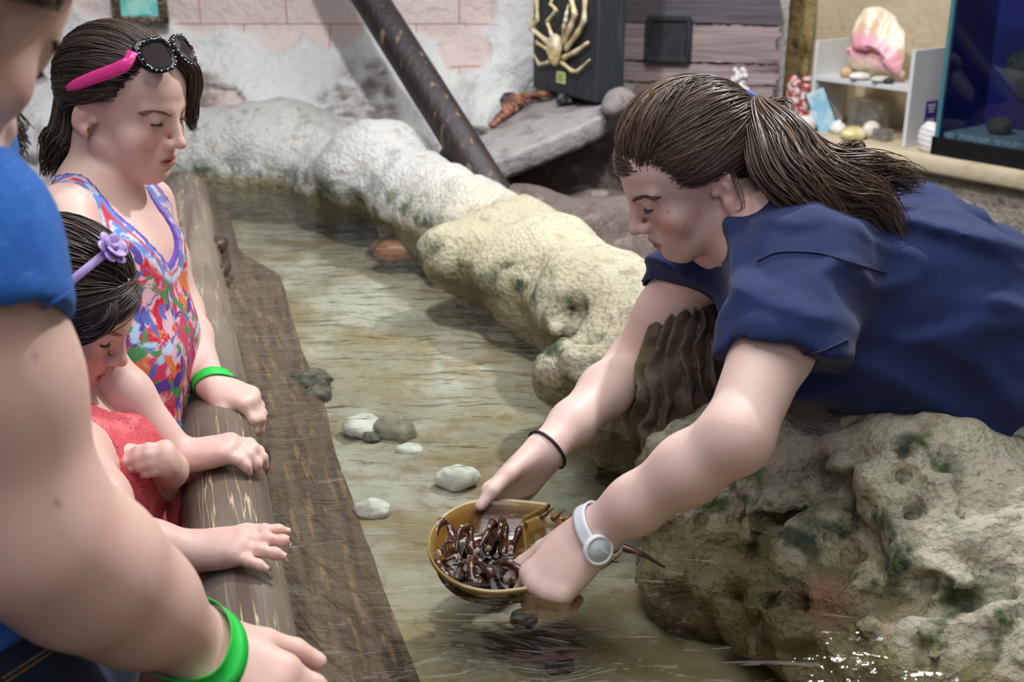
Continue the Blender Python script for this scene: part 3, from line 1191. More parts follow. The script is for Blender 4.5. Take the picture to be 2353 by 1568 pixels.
w_ = float(np.linalg.norm((pb - pa)[:2]))
c0 = A3(pa[0], pa[1], (pa[2] + pb[2]) / 2)
HB = 0.80
MB().box(c0 + pd * w_ / 2 - pn * 0.045 + UP * (HB / 2 - 0.004), (w_ / 2, 0.045, HB / 2), np.stack([pd, -pn, UP], -1), 0.004).put('board', m_board.m, plq, False)


def on_board(x, y, lift=0.0):
    o, d = A3(0, 0, CAM_H), P(x, y, 1.0) - A3(0, 0, CAM_H)
    t = ((c0 - o) @ pn) / (d @ pn)
    return o + d * t + pn * lift


cc = on_board(1288, 110, 0.018)
S = Solid().ell(cc + UP * 0.004, (0.030, 0.018, 0.036), np.stack([pd, -pn, UP], -1))
S.ell(cc - UP * 0.028, (0.020, 0.014, 0.022), np.stack([pd, -pn, UP], -1), k=0.01)
for k in range(16):
    a = k * 2.4
    S.ell(cc + pd * 0.022 * math.cos(a) + UP * 0.028 * math.sin(a) + pn * 0.011, (.005, .005, .005), k=0.004)
V, F = mesh_solid(S, axis(cc[0] - .05, cc[0] + .05, .003), axis(cc[1] - .05, cc[1] + .05, .003), axis(cc[2] - .07, cc[2] + .06, .003))
crab = put('crab', V, F, m_crab.m, plq)
legs = [([(1270, 100), (1238, 68), (1232, 50), (1237, 35)], [6, 4.5, 3, 1.2], 0.016), ([(1268, 96), (1240, 64), (1256, 45), (1254, 0), (1256, -45)], [6.5, 6, 5.2, 5, 4.5], 0.03),
        ([(1285, 88), (1289, 80), (1278, 48), (1300, 22), (1286, 8), (1288, -40)], [5, 4.5, 4.3, 4.3, 4, 3.5], 0.03), ([(1304, 90), (1320, 60), (1324, 45), (1326, 32), (1316, 10)], [6, 4.5, 5, 4, 3], 0.034),
        ([(1306, 100), (1330, 60), (1340, 32), (1330, -10), (1322, -50)], [6.5, 6.5, 6.8, 6, 5.5], 0.026), ([(1310, 112), (1340, 74), (1354, 46), (1356, 0), (1354, -50)], [6.5, 6.5, 6.2, 5.6, 5], 0.016),
        ([(1304, 132), (1335, 118), (1361, 97)], [6, 5.5, 4.2], 0.016), ([(1300, 143), (1325, 163), (1337, 163), (1365, 136)], [5, 4.6, 4.2, 1.6], 0.014),
        ([(1266, 112), (1244, 98), (1241, 90)], [5, 4.4, 2.5], 0.014), ([(1270, 142), (1249, 148), (1230, 115)], [4.6, 4, 1.4], 0.014)]
for pts_, rs_, lf in legs:
    q = np.array([on_board(x, y, lf if 0 < i < len(pts_) - 1 else 0.013) for i, (x, y) in enumerate(pts_)])
    dense, rad_ = [], []
    for i in range(len(q) - 1):
        for t in np.linspace(0, 1, 6, endpoint=False):
            dense.append(q[i] * (1 - t) + q[i + 1] * t)
            rad_.append((rs_[i] * (1 - t) + rs_[i + 1] * t) * (1.0 + 0.16 * math.cos(2 * math.pi * t)) * 0.00118)
    dense.append(q[-1])
    rad_.append(rs_[-1] * 0.001)
    MB().tube(dense, rad_, 10).put('leg', m_crab.m, crab)
pc = on_board(1291, 178, 0.003)
pl = MB().box(pc, (0.0235, 0.002, 0.0165), np.stack([pd, -pn, UP], -1), 0.0008).put('nameplate', m_plate.m, plq, False)
mb = MB()
for i, (hw_, dz) in enumerate([(0.014, 0.008), (0.010, 0.003), (0.017, -0.003), (0.012, -0.008)]):
    mb.box(pc + UP * dz + pn * 0.0023, (hw_, 0.0004, 0.0009), np.stack([pd, -pn, UP], -1))
mb.put('engraving', m_ink.m, pl, False)

# ---- weathered boards behind the plaque
m_planks = Mat('pink_grey_boards', sr(164, 146, 144), 0.75)
_m = m_planks
_m.mix(_m.ramp(_m.noise(5, 6, (0.5, 0.5, 7)), 0.42, 0.66), sr(136, 118, 116))
_m.mix(_m.ramp(_m.noise(9, 6, (0.5, 0.5, 8)), 0.6, 0.68), sr(92, 78, 78))
_m.bump(_m.noise(12, 6, (0.5, 0.5, 8)), 0.6, 0.01)
m_planks_dark = Mat('dark_board', sr(92, 86, 94), 0.75)
m_planks_dark.mix(m_planks_dark.ramp(m_planks_dark.noise(9, 6, (0.5, 0.5, 7)), 0.45, 0.7), sr(70, 64, 72)).bump(m_planks_dark.noise(14, 6, (0.5, 0.5, 8)), 0.5, 0.01)
ka, kb = P(1395, 120, 3.68), P(1792, 120, 3.56)
kd = nrm(A3(*(kb - ka)[:2], 0))
kn = nrm(np.cross(kd, UP))
kn = kn if kn[1] < 0 else -kn
kw = float(np.linalg.norm((kb - ka)[:2]))
bz = lambda y: P(1600, y, 3.62)[2]
pan = thing('board_panel', 'weathered pinkish grey wooden boards standing behind the crab plaque', 'panel', A3(ka[0], ka[1], 0.55))
rows = [(330, 238, m_planks), (236, 196, m_planks), (194, 144, m_planks), (142, 52, m_planks), (50, -60, m_planks_dark)]
rg = np.random.default_rng(5)
for y0, y1, mm in rows:
    z0, z1 = bz(y0), bz(y1)
    n = 40
    top = [(kw * i / n, z1 - 0.004 + 0.003 * rg.uniform(-1, 1)) for i in range(n + 1)]
    rag = [(kw + rg.uniform(-.016, .008), z1 - (z1 - z0) * i / 8) for i in range(1, 8)]
    bot = [(kw * i / n, z0 + 0.002 * rg.uniform(-1, 1)) for i in range(n, -1, -1)]
    poly = [A3(ka[0], ka[1], 0) + kd * s_ + UP * z for s_, z in top + rag + bot]
    MB().prism(np.array(poly)[::-1], -kn, 0.05).put('board', mm.m, pan, False)
ts = Mat('black_slate', sr(30, 33, 38), 0.55)
ts.mix(ts.ramp(ts.noise(16, 5), 0.45, 0.7), sr(42, 48, 56)).bump(ts.noise(30, 4), 0.2)


def on_panel(x, y, lift=0.0):
    o, d = A3(0, 0, CAM_H), P(x, y, 1.0) - A3(0, 0, CAM_H)
    t = ((ka - o) @ kn) / (d @ kn)
    return o + d * t + kn * lift


tcn = on_panel(1537, 90, 0.012)
tb = thing('slate_tablet', 'small square black slate tablet fixed to the pinkish boards', 'tablet', tcn)
fr_ = np.stack([kd, -kn, UP], -1)
mb = MB()
hw_, hh = 0.062, 0.062
for dx, dz, a, b in [(0, hh, hw_ + .004, .009), (0, -hh, hw_ + .004, .009), (hw_, 0, .009, hh), (-hw_, 0, .009, hh)]:
    mb.box(tcn + kd * dx + UP * dz, (a, .012, b), fr_, .004)
mb.put('rim', ts.m, tb, False)
MB().box(tcn - kn * 0.003, (hw_ - .006, .008, hh - .006), fr_, .003).put('face', ts.m, tb, False)

# ---- picture frame on the plaster
fc = PY(320, 0, 3.74)
m_frame = Mat('carved_dark_frame', sr(74, 62, 52), 0.4)
m_frame.mix(m_frame.ramp(m_frame.noise(70, 3), 0.5, 0.66), sr(142, 124, 92)).bump(m_frame.noise(70, 3), 0.8, 0.006)
m_print = Mat('teal_print', sr(96, 196, 188), 0.35)
m_print.mix(m_print.ramp(m_print.noise(16, 3), 0.45, 0.62), sr(150, 220, 206))
pic = thing('picture_frame', 'carved dark picture frame with a turquoise print on the back wall', 'picture frame', fc)
mb = MB()
W, H_ = 0.083, 0.075
for dx, dz, a, b in [(0, -.06, W, .013), (0, .06, W, .013), (-W + .013, 0, .013, H_), (W - .013, 0, .013, H_)]:
    mb.box(fc + A3(dx, 0, dz), (a, .014, b), None, .005)
for i in range(9):
    mb.ell(fc + A3(-W + .013 + i * (2 * W - .026) / 8, -.015, -.06), (.006, .004, .006), None, 8, 6)
for i in range(6):
    for s_ in (-1, 1):
        mb.ell(fc + A3(s_ * (W - .013), -.015, -.05 + i * .02), (.005, .004, .006), None, 8, 6)
mb.put('frame', m_frame.m, pic)
pr = MB().box(fc + A3(0, -.004, 0), (W - .02, .004, .055)).put('print', m_print.m, pic, False)
mb = MB()
for i, (hw_, dz) in enumerate([(.03, .012), (.036, .002), (.04, -.008), (.034, -.018), (.03, -.028), (.038, -.037)]):
    mb.box(fc + A3(0, -.0085, dz), (hw_, .0005, .0014))
mb.put('lettering', Mat('pale_ink', sr(210, 240, 226), 0.5).m, pr, False)

# ---- white shelf unit on the ledge
m_white = Mat('white_laminate', sr(214, 214, 216), 0.45)
s0 = (PH(1872, 300, LH) - LA) @ LD
s1 = (PH(2084, 340, LH) - LA) @ LD
dpt, shh = 0.15, 0.272
t0 = 0.04
sh = thing('white_shelf', 'low white two level display shelf standing on the beige ledge', 'shelf', L(s0, t0 + dpt / 2, LH))
for s_ in (s0 + .006, s1 - .006):
    MB().box(L(s_, t0 + dpt / 2, LH + shh / 2 + .003), (.006, dpt / 2, shh / 2), LR, .001).put('side_panel', m_white.m, sh, False)
SHZ = LH + 0.165
MB().box(L((s0 + s1) / 2, t0 + dpt / 2, SHZ), ((s1 - s0) / 2 - .012, dpt / 2, .007), LR, .001).put('shelf_board', m_white.m, sh, False)

# ---- queen conch
m_conch = Mat('conch_outside', sr(232, 214, 190), 0.35)
_m = m_conch
_m.mix(_m.ramp(_m.noise(14, 4), 0.45, 0.65), sr(214, 176, 136)).mix(_m.ramp(_m.noise(20, 3), 0.55, 0.7), sr(240, 234, 224))
_m.mix(_m.attr('pink'), sr(232, 156, 176))
_m.bump(_m.noise(40, 4), 0.25, 0.006)
m_shellw = Mat('white_shell', sr(236, 232, 228), 0.4)
m_shellw.mix(m_shellw.ramp(m_shellw.noise(20, 4), 0.5, 0.75), sr(214, 204, 196)).bump(m_shellw.noise(50, 4), 0.3, 0.004)
sm_ = (s0 + s1) / 2
cb = L(sm_ + .0, t0 + .07, SHZ + .008)
con = thing('queen_conch', 'large queen conch shell with pink lip lying on top of the white shelf', 'conch shell', cb)


def CQ(a, b, c):
    """conch frame: along the ledge, out toward the viewer, up"""
    return cb + (LD * a + LN * b + UP * c) * 1.13


S = Solid()
S.rc(CQ(-.045, 0, .055), CQ(.05, 0, .045), .048, .020, .02)
S.rc(CQ(-.045, 0, .06), CQ(-.085, -.01, .075), .040, .006, .02)
S.rc(CQ(.02, .0, .045), CQ(.085, .01, .022), .030, .012, .02)
for k in range(7):
    a = 0.3 + k * 0.75
    d_ = LN * math.cos(a) + UP * math.sin(a)
    S.rc(CQ(-.052, 0, .06) + d_ * .036, CQ(-.062, 0, .06) + d_ * .066, .012, .003, .01)
lip = []
fl = [(-.055, .035, .115), (-.045, .02, .165), (-.015, .005, .178), (.02, .0, .168), (.05, .0, .145), (.078, .005, .11), (.088, .015, .06), (.085, .02, .03)]
flq = spline([CQ(*a) for a in fl], 80)
inner = spline([CQ(-.04, .045, .085), CQ(-.005, .05, .085), CQ(.03, .045, .07), CQ(.06, .035, .05), CQ(.08, .025, .028)], 80)
for i in range(80):
    S.rc(inner[i], flq[i] + LN * 0.004 * math.sin(i * .45), .010, .0055, .004)
S.ell(CQ(.028, .052, .068), (.040, .016, .012), np.stack([nrm(LD - UP * .55), LN, nrm(UP + LD * .55)], -1), k=.006, op='s')
S.disp(lambda p: 0.003 * fbm(p, 60, 2, 7))
V, F = mesh_solid(S, axis(cb[0] - .16, cb[0] + .16, .0046), axis(cb[1] - .16, cb[1] + .16, .0046), axis(cb[2] - .01, cb[2] + .23, .0046))
rel = (V - cb)
a_, b_, c_ = rel @ LD, rel @ LN, rel @ UP
lipd = np.min(np.linalg.norm(V[:, None] - (inner * 0.6 + flq * 0.4)[None, ::3], axis=-1), 1)
pk = sstep(.060, .022, np.min(np.linalg.norm(V[:, None] - inner[None, ::3], axis=-1), 1)) * sstep(.01, .035, b_)
put('shell', V, F, m_conch.m, con, attrs={'pink': np.clip(pk, 0, 1) * 0.85})


def scallop(name, c, r, h, mat, label, cat, R=None, ribs=14, group=None):
    def fn(q, n):
        a = np.arctan2(n[:, 1], n[:, 0])
        k = 1 + 0.06 * np.cos(ribs * a) * (1 - np.abs(n[:, 2]))
        q = q * k[:, None]
        q[:, 1] -= 0.25 * r * np.exp(-((a + math.pi / 2) / 0.5) ** 2)
        return q
    o = MB().ell(c, (r, r, h), R, 56, 12, fn).put(name, mat, base=c)
    return tag(o, label, cat, group=group)


scallop('clam_shell', L(sm_ - .02, t0 + .022, SHZ + .018), .03, .012, m_shellw.m, 'white clam shell at the front of the shelf under the conch', 'shell', LR)
scallop('oyster_shell', L(sm_ + .055, t0 + .02, SHZ + .017), .027, .01, Mat('oyster', sr(206, 204, 190), .4).m, 'pale grey oyster shell on the shelf beside the white clam', 'shell', LR)
scallop('cockle_shell', L(sm_ - .075, t0 + .03, SHZ + .023), .018, .016, Mat('tan_cockle', sr(206, 178, 128), .45).m, 'small tan cockle shell at the far end of the shelf board', 'shell', LR)
scallop('mussel_shell', L(sm_ + .085, t0 + .018, SHZ + .016), .016, .008, Mat('dark_mussel', sr(50, 50, 54), .35).m, 'small dark mussel shell at the near end of the shelf board', 'shell', LR)

# glass block with a fossil in it, shells under the shelf
m_glass = Mat('clear_resin', (0.85, 0.85, 0.82), 0.08, Transmission_Weight=0.85, IOR=1.2, Alpha=0.75)
gb = L(sm_ - .02, t0 + .085, LH + .055)
blk = thing('resin_block', 'clear resin block holding a pale shell under the white shelf', 'paperweight', gb - UP * .053)
MB().box(gb, (.055, .03, .05), LR, .004).put('block', m_glass.m, blk, False)
mb = MB()
for k in range(60):
    pass
a = np.linspace(0, 5.5 * math.pi, 90)
mb.tube([gb + LD * (.030 * math.exp(-.12 * t) * math.cos(t)) * 1.0 + UP * (.026 * math.exp(-.12 * t) * math.sin(t)) for t in a], [.009 * math.exp(-.12 * t) + .001 for t in a], 8)
mb.put('fossil', Mat('fossil', sr(186, 170, 146), .6).m, blk)
S = Solid().ell(L(sm_ - .085, t0 + .03, LH + .02), (.026, .022, .018)).rc(L(sm_ - .095, t0 + .03, LH + .03), L(sm_ - .08, t0 + .03, LH + .045), .011, .003, .008).rc(L(sm_ - .09, t0 + .03, LH + .015), L(sm_ - .055, t0 + .02, LH + .012), .012, .006, .008)
S.disp(lambda p: 0.0018 * fbm(p, 110, 2, 3))
c_ = L(sm_ - .085, t0 + .03, LH)
V, F = mesh_solid(S, axis(c_[0] - .06, c_[0] + .06, .003), axis(c_[1] - .06, c_[1] + .06, .003), axis(c_[2] - .01, c_[2] + .06, .003))
tag(put('murex_shell', V, F, m_shellw.m, base=c_), 'white knobbly whelk shell at the left end under the white shelf', 'shell')
m_yel = Mat('glossy_yellow_shell', sr(226, 204, 136), 0.15)
m_yel.mix(m_yel.ramp(m_yel.noise(20, 4), 0.45, 0.65), sr(232, 222, 186))
scallop('yellow_shell', L(sm_ - .005, t0 + .0, LH + .018), .040, .022, m_yel.m, 'glossy yellow shell at the front edge of the ledge under the shelf', 'shell', LR, 7)
scallop('cowrie_shell', L(sm_ + .02, t0 + .05, LH + .028), .026, .026, Mat('pinkish_cowrie', sr(228, 214, 206), .3).m, 'round pinkish white shell behind the yellow shell', 'shell', LR, 20)
tag(MB().box(L(sm_ + .065, t0 + .045, LH + .02), (.026, .018, .017), LR, .003).put('acrylic_block', m_glass.m, smooth=False, base=L(sm_ + .06, t0 + .04, LH)), 'small clear acrylic block beside the round shell under the shelf', 'paperweight')

# large white shell by the aquarium
sA = float((PH(2130, 350, LH) - LA) @ LD)
c_ = L(sA, .035, LH)
S = Solid().ell(c_ + UP * .042, (.03, .022, .044), np.stack([LD, -LN, UP], -1)).rc(c_ + UP * .07 + LD * .01, c_ + UP * .055 + LD * .035, .016, .008, .015).rc(c_ + UP * .02 + LD * .01, c_ + UP * .012 + LD * .03, .016, .01, .012)
S.disp(lambda p: 0.0012 * np.sin(p[..., 2] * 420 + p[..., 0] * 90))
V, F = mesh_solid(S, axis(c_[0] - .07, c_[0] + .08, .0033), axis(c_[1] - .08, c_[1] + .07, .0033), axis(c_[2] - .01, c_[2] + .1, .0033))
tag(put('spiral_shell', V, F, m_shellw.m, base=c_), 'big white shell standing on the ledge against the aquarium corner', 'shell')

# information card on the shelf end
m_card = Mat('purple_teal_card', sr(60, 36, 140), 0.5)
_m = m_card
_g = _m.node('ShaderNodeSeparateXYZ')
_m.link(_m.co(), _g.inputs[0])
_m.mix(_m.ramp(_g.outputs['Z'], 0.055, 0.045), sr(30, 74, 92))
cardc = L(s1 + .0035, t0 + dpt / 2 + .03, LH + .016)
card = thing('info_card', 'purple and teal information card taped to the near end of the shelf', 'card', cardc)
MB().box(cardc + UP * .055, (.0008, .028, .055), LR).put('card', m_card.m, card, False)
mb = MB()
for i in range(3):
    mb.box(cardc + LD * .0011 + UP * (.098 - .009 * i), (.0003, .018 - .003 * i, .0022 if i else .003), LR)
for i in range(11):
    mb.box(cardc + LD * .0011 + UP * (.058 - .0042 * i), (.0003, .020 - .004 * ((i * 7) % 3), .0012), LR)
mb.put('print', Mat('white_ink', sr(214, 216, 226), .6).m, card, False)

# ---- white coral, red coral, leaflet, shells to the left of the shelf
m_coral = Mat('white_coral', sr(206, 200, 196), 0.7)
m_coral.mix(m_coral.ramp(m_coral.noise(60, 3), 0.5, 0.7), sr(170, 162, 160)).bump(m_coral.noise(90, 3), 0.5, 0.005)
cq = P(1694, 260, 3.30)
mb = MB()
rg = np.random.default_rng(9)
for k in range(70):
    t = rg.uniform(0, 1)
    w = .034 * (1 - .6 * t)
    mb.ell(cq + A3(rg.uniform(-w, w), rg.uniform(-w, w), .12 * t), (.008, .008, .008), None, 8, 6)
mb.tube([cq - UP * .3, cq, cq + UP * .11], [.03, .026, .012], 10)
tag(mb.put('white_coral', m_coral.m, base=cq - UP * .3), 'knobbly white branching coral standing in front of the weathered boards', 'coral')
m_redc = Mat('red_white_coral', sr(190, 60, 64), 0.45)
m_redc.mix(m_redc.ramp(m_redc.noise(34, 3, dist=1.5), 0.47, 0.53), sr(226, 206, 204)).bump(m_redc.noise(60, 3), 0.4, 0.005)
cq = L(-.045, .03, LH)
S = Solid().rc(cq + UP * .02, cq + UP * .15 - LD * .02, .034, .016, .01)
for k in range(16):
    S.ell(cq + A3(.025 * math.cos(k * 2.1), .02 * math.sin(k * 2.1), .02 + .009 * k), (.016, .014, .013), k=.008)
V, F = mesh_solid(S, axis(cq[0] - .07, cq[0] + .07, .004), axis(cq[1] - .07, cq[1] + .07, .004), axis(cq[2] - .015, cq[2] + .19, .004))
tag(put('red_coral', V, F, m_redc.m, base=cq), 'red and white mottled coral figure standing at the far end of the ledge', 'coral')
m_leaf = Mat('pale_blue_leaflet', sr(150, 200, 226), 0.4)
m_leaf.mix(m_leaf.ramp(m_leaf.noise(18, 4), 0.45, 0.65), sr(216, 234, 240)).mix(m_leaf.ramp(m_leaf.noise(30, 4), 0.62, 0.7), sr(96, 130, 140))
ll = L(.028, .06, LH)
lrot = LR @ np.array(Matrix.Rotation(math.radians(-16), 3, 'Y')) @ np.array(Matrix.Rotation(math.radians(18), 3, 'X')) @ np.array(Matrix.Rotation(math.radians(38), 3, 'Z'))
lf = thing('leaflet_stand', 'pale blue leaflet on a black stand leaning against the white shelf', 'leaflet', ll)
MB().box(ll + UP * .066, (.028, .002, .066), lrot).put('leaflet', m_leaf.m, lf, False)
MB().box(ll + UP * .064 + lrot[:, 1] * .006, (.032, .0035, .068), lrot).put('stand', Mat('black_plastic', sr(24, 24, 26), .4).m, lf, False)
scallop('pale_shell', L(.0, .025, LH + .026), .032, .026, m_shellw.m, 'pale rounded shell on the ledge below the blue leaflet', 'shell', LR, 22)

# ---- aquarium
m_afr = Mat('black_frame', sr(20, 22, 26), 0.35)
m_ablue = Mat('painted_blue_glow', sr(14, 26, 110), 0.6)  # saturated blue stands in for the glow of the lit tank
m_ablue.mix(m_ablue.ramp(m_ablue.noise(4, 3, (1, 1, 0.4)), 0.4, 0.7), sr(8, 14, 70))
def clear_pane(name, tint, rough=0.02, ior=1.4):
    m = Mat(name)
    m.t.nodes.remove(m.b)
    out_ = [n for n in m.t.nodes if n.type == 'OUTPUT_MATERIAL'][0]
    a, g, f, x = m.node('ShaderNodeBsdfTransparent'), m.node('ShaderNodeBsdfGlossy'), m.node('ShaderNodeFresnel'), m.node('ShaderNodeMixShader')
    a.inputs[0].default_value = (*tint, 1)
    g.inputs['Roughness'].default_value = rough
    f.inputs[0].default_value = ior
    m.link(f.outputs[0], x.inputs[0])
    m.link(a.outputs[0], x.inputs[1])
    m.link(g.outputs[0], x.inputs[2])
    m.link(x.outputs[0], out_.inputs[0])
    return m


m_apane = clear_pane('tank_glass', (0.9, 0.95, 1.0))
m_aedge = Mat('green_glass_edge', sr(70, 120, 130), 0.15)
sT = float((PH(2156, 352, LH) - LA) @ LD)
AL, AW, AHt = 0.95, 0.24, 0.58
t1_ = 0.012
aq = thing('aquarium', 'tall dark blue aquarium with black base frame on the right of the ledge', 'aquarium', L(sT + AL / 2, t1_ + AW / 2, LH + .002))
ac = lambda a, b, h: L(sT + a, t1_ + b, LH + .002 + h)
mb = MB()
for a, b, ha, hb in [(AL / 2, .006, AL / 2, .006), (AL / 2, AW - .006, AL / 2, .006), (.006, AW / 2, .006, AW / 2), (AL - .006, AW / 2, .006, AW / 2)]:
    mb.box(ac(a, b, .025), (ha, hb, .025), LR, .001)
mb.box(ac(AL / 2, AW / 2, .008), (AL / 2 - .01, AW / 2 - .01, .006), LR)
mb.put('base_frame', m_afr.m, aq, False)
mb = MB()
for a, b, ha, hb in [(AL / 2, .006, AL / 2, .006), (AL / 2, AW - .006, AL / 2, .006), (.006, AW / 2, .006, AW / 2), (AL - .006, AW / 2, .006, AW / 2)]:
    mb.box(ac(a, b, AHt), (ha, hb, .015), LR, .001)
mb.put('top_frame', m_afr.m, aq, False)
MB().box(ac(AL / 2, AW - .014, AHt / 2), (AL / 2 - .012, .002, AHt / 2 - .02), LR).put('back_panel', m_ablue.m, aq, False)
MB().box(ac(.016, AW / 2, AHt / 2), (.001, AW / 2 - .016, AHt / 2 - .02), LR).put('end_panel', m_ablue.m, aq, False)
MB().box(ac(AL / 2, .012, AHt / 2), (AL / 2 - .012, .0015, AHt / 2 - .02), LR).put('front_pane', m_apane.m, aq, False)
MB().box(ac(.010, .010, AHt / 2), (.006, .004, AHt / 2 - .02), LR).put('corner_edge', m_aedge.m, aq, False)
m_asand = Mat('pale_gravel', sr(150, 176, 184), 0.8)
m_asand.mix(m_asand.ramp(m_asand.noise(80, 3), 0.5, 0.6), sr(90, 116, 128)).bump(m_asand.noise(90, 3), 0.6, 0.005)
MB().box(ac(AL / 2, AW / 2, .045), (AL / 2 - .02, AW / 2 - .02, .018), LR, .004).put('gravel', m_asand.m, aq, False)
m_arock = Mat('tank_rock', sr(72, 78, 66), 0.8)
m_arock.mix(m_arock.ramp(m_arock.noise(26, 5), 0.45, 0.65), sr(40, 46, 48)).bump(m_arock.noise(40, 5), 0.7, 0.01)


def lump(name, c, r, mat, label, cat, seed, h=0.006, amp=0.25, kind=None):
    S = Solid().ell(c, r, k=.01)
    a = amp * min(r)
    S.disp(lambda p: a * fbm(p, 0.9 / max(r), 3, seed))
    e = np.array(r) * (1.35 + amp)
    V, F = mesh_solid(S, axis(c[0] - e[0], c[0] + e[0], h), axis(c[1] - e[1], c[1] + e[1], h), axis(c[2] - e[2], c[2] + e[2], h))
    return tag(put(name, V, F, mat, base=A3(c[0], c[1], c[2] - r[2])), label, cat)


lump('tank_stone', ac(.135, .11, .085), (.035, .035, .026), m_arock.m, 'small mossy stone lying on the gravel inside the aquarium', 'rock', 91)
lump('tank_sponge', ac(.155, .15, .245), (.045, .035, .045), m_arock.m, 'round dark sponge in the middle of the aquarium', 'sponge', 92)
m_akelp = Mat('blue_fan', sr(30, 60, 130), 0.6)
m_akelp.mix(m_akelp.ramp(m_akelp.noise(40, 4), 0.5, 0.65), sr(60, 96, 160))
mb = MB()
rg = np.random.default_rng(4)
for k in range(40):
    a0 = ac(.17, .19, .06)
    mb.tube(spline([a0, a0 + UP * .2 + LD * rg.uniform(-.03, .03), a0 + UP * .32 + LD * rg.uniform(-.05, .06), a0 + UP * rg.uniform(.38, .5) + LD * rg.uniform(-.06, .1)], 8), [.003, .003, .0035, .004, .004, .004, .003, .001], 5)
tag(mb.put('sea_fan', m_akelp.m, base=ac(.17, .19, .06)), 'feathery blue sea fan at the back of the aquarium', 'sea fan')

# ---- in the pool
m_pale = Mat('pale_stone', sr(214, 212, 204), 0.6)
m_pale.mix(m_pale.ramp(m_pale.noise(30, 4), 0.5, 0.7), sr(182, 178, 166)).bump(m_pale.noise(40, 4), 0.4, 0.006)
m_pebble = Mat('grey_pebble', sr(146, 138, 122), 0.6)
m_pebble.mix(m_pebble.ramp(m_pebble.noise(24, 4), 0.45, 0.7), sr(112, 100, 80)).bump(m_pebble.noise(40, 4), 0.5, 0.006)
m_darkp = Mat('dark_pebble', sr(84, 80, 64), 0.6)
m_darkp.mix(m_darkp.ramp(m_darkp.noise(30, 4), 0.45, 0.65), sr(54, 52, 40)).bump(m_darkp.noise(40, 4), 0.6, 0.008)
FL = POOL_FLOOR
pool_stones = [
    (1045, 1100, (.030, .022, .018), 'pale_stone', m_pale, 'flat white stone on the pool bottom left of the staff hands'),
    (860, 1172, (.026, .018, .015), 'pale_stone', m_pale, 'small pale stone at the edge of the brown tank side'),
    (905, 990, (.032, .026, .022), 'pebble', m_pebble, 'tan pebble in the middle of the shallow pool'),
    (835, 985, (.036, .028, .020), 'pale_stone', m_pale, 'whitish stone beside the tan pebble in the pool'),
    (940, 1035, (.02, .014, .012), 'pale_stone', m_pale, 'tiny pale stone just below the tan pebble'),
    (855, 1005, (.016, .014, .012), 'dark_pebble', m_darkp, 'small dark snail shell between the whitish stone and the tan pebble'),
    (708, 880, (.040, .035, .028), 'dark_rock', m_darkp, 'dark mossy rock lump at the foot of the brown tank side'),
    (735, 905, (.022, .02, .018), 'dark_rock', m_darkp, 'small dark rock touching the mossy rock lump by the tank side'),
    (1180, 762, (.055, .05, .02), 'pebble', m_pebble, 'broad flat rounded stone under water near the rock wall'),
    (1150, 690, (.11, .06, .025), 'flat_rock', m_pebble, 'wide flat rock shelf under water below the cream rock'),
]
for i, (x, y, r, nm, mm, lab) in enumerate(pool_stones):
    c = PH(x, y, FL + r[2] * 0.6)
    lump(nm, c, r, mm.m, lab, 'stone', 100 + i, max(.0032, r[0] * .08), 0.75)
m_ring = Mat('dark_disc', sr(56, 44, 28), 0.7)
m_ring.mix(m_ring.ramp(m_ring.noise(30, 4), 0.5, 0.7), sr(84, 70, 44))
for x, y, lab in [(1205, 1416, 'dark round drain ring on the pool bottom just below the horseshoe crab'), (1286, 1526, 'dark round drain ring on the golden pool bottom nearest the viewer')]:
    c = PH(x, y, FL + .006)
    tag(MB().lathe(c, [(.0005, -.001), (.007, -.001), (.009, .001), (.013, .0015), (.017, .0005), (.018, -.012)], UP, 24).put('drain_ring', m_ring.m, base=c), lab, 'drain', group='dark rings on the pool bottom')

m_tiger = Mat('striped_brown', sr(150, 94, 66), 0.4)
_m = m_tiger
_m.mix(_m.ramp(_m.noise(16, 4, (0.5, 2.4, 2.4), dist=1.0), 0.46, 0.51), sr(34, 24, 22))
_m.bump(_m.noise(30, 4), 0.4, 0.006)
c = PH(925, 575, FL + .05)  # invented solid shapes standing in for a reddish striped reflection on the water
sc_ = thing('striped_reflection', 'brown black-striped shape standing for a reflection in shallow water by the rock wall', 'shell', c - UP * .05)
S = Solid().ell(c, (.075, .055, .04), k=.01).rc(c + A3(-.03, -.02, 0), c + A3(-.085, -.01, -.01), .03, .008, .02).rc(c + A3(.03, .03, .02), c + A3(.075, .045, .02), .028, .012, .02)
S.disp(lambda p: .006 * fbm(p, 26, 3, 131))
V, F = mesh_solid(S, axis(c[0] - .13, c[0] + .13, .006), axis(c[1] - .11, c[1] + .11, .006), axis(c[2] - .07, c[2] + .08, .006))
put('shell', V, F, m_tiger.m, sc_)
S = Solid().ell(c + A3(.03, .075, .035), (.055, .035, .028), k=.01)
S.disp(lambda p: .005 * fbm(p, 26, 3, 132))
V, F = mesh_solid(S, axis(c[0] - .05, c[0] + .11, .006), axis(c[1] + .02, c[1] + .14, .006), axis(c[2] - .02, c[2] + .09, .006))
tag(put('red_brown_reflection', V, F, Mat('red_brown', sr(150, 92, 72), .45).m, base=c + A3(.03, .075, .0)), 'reddish brown rounded shape standing for a reflection behind the striped one', 'shell')
lump('white_reflection_patch', c + A3(.075, .06, .055), (.018, .015, .013), m_pale.m, 'small white lump for the pale patch of the reddish brown reflection', 'shell', 133, .003)

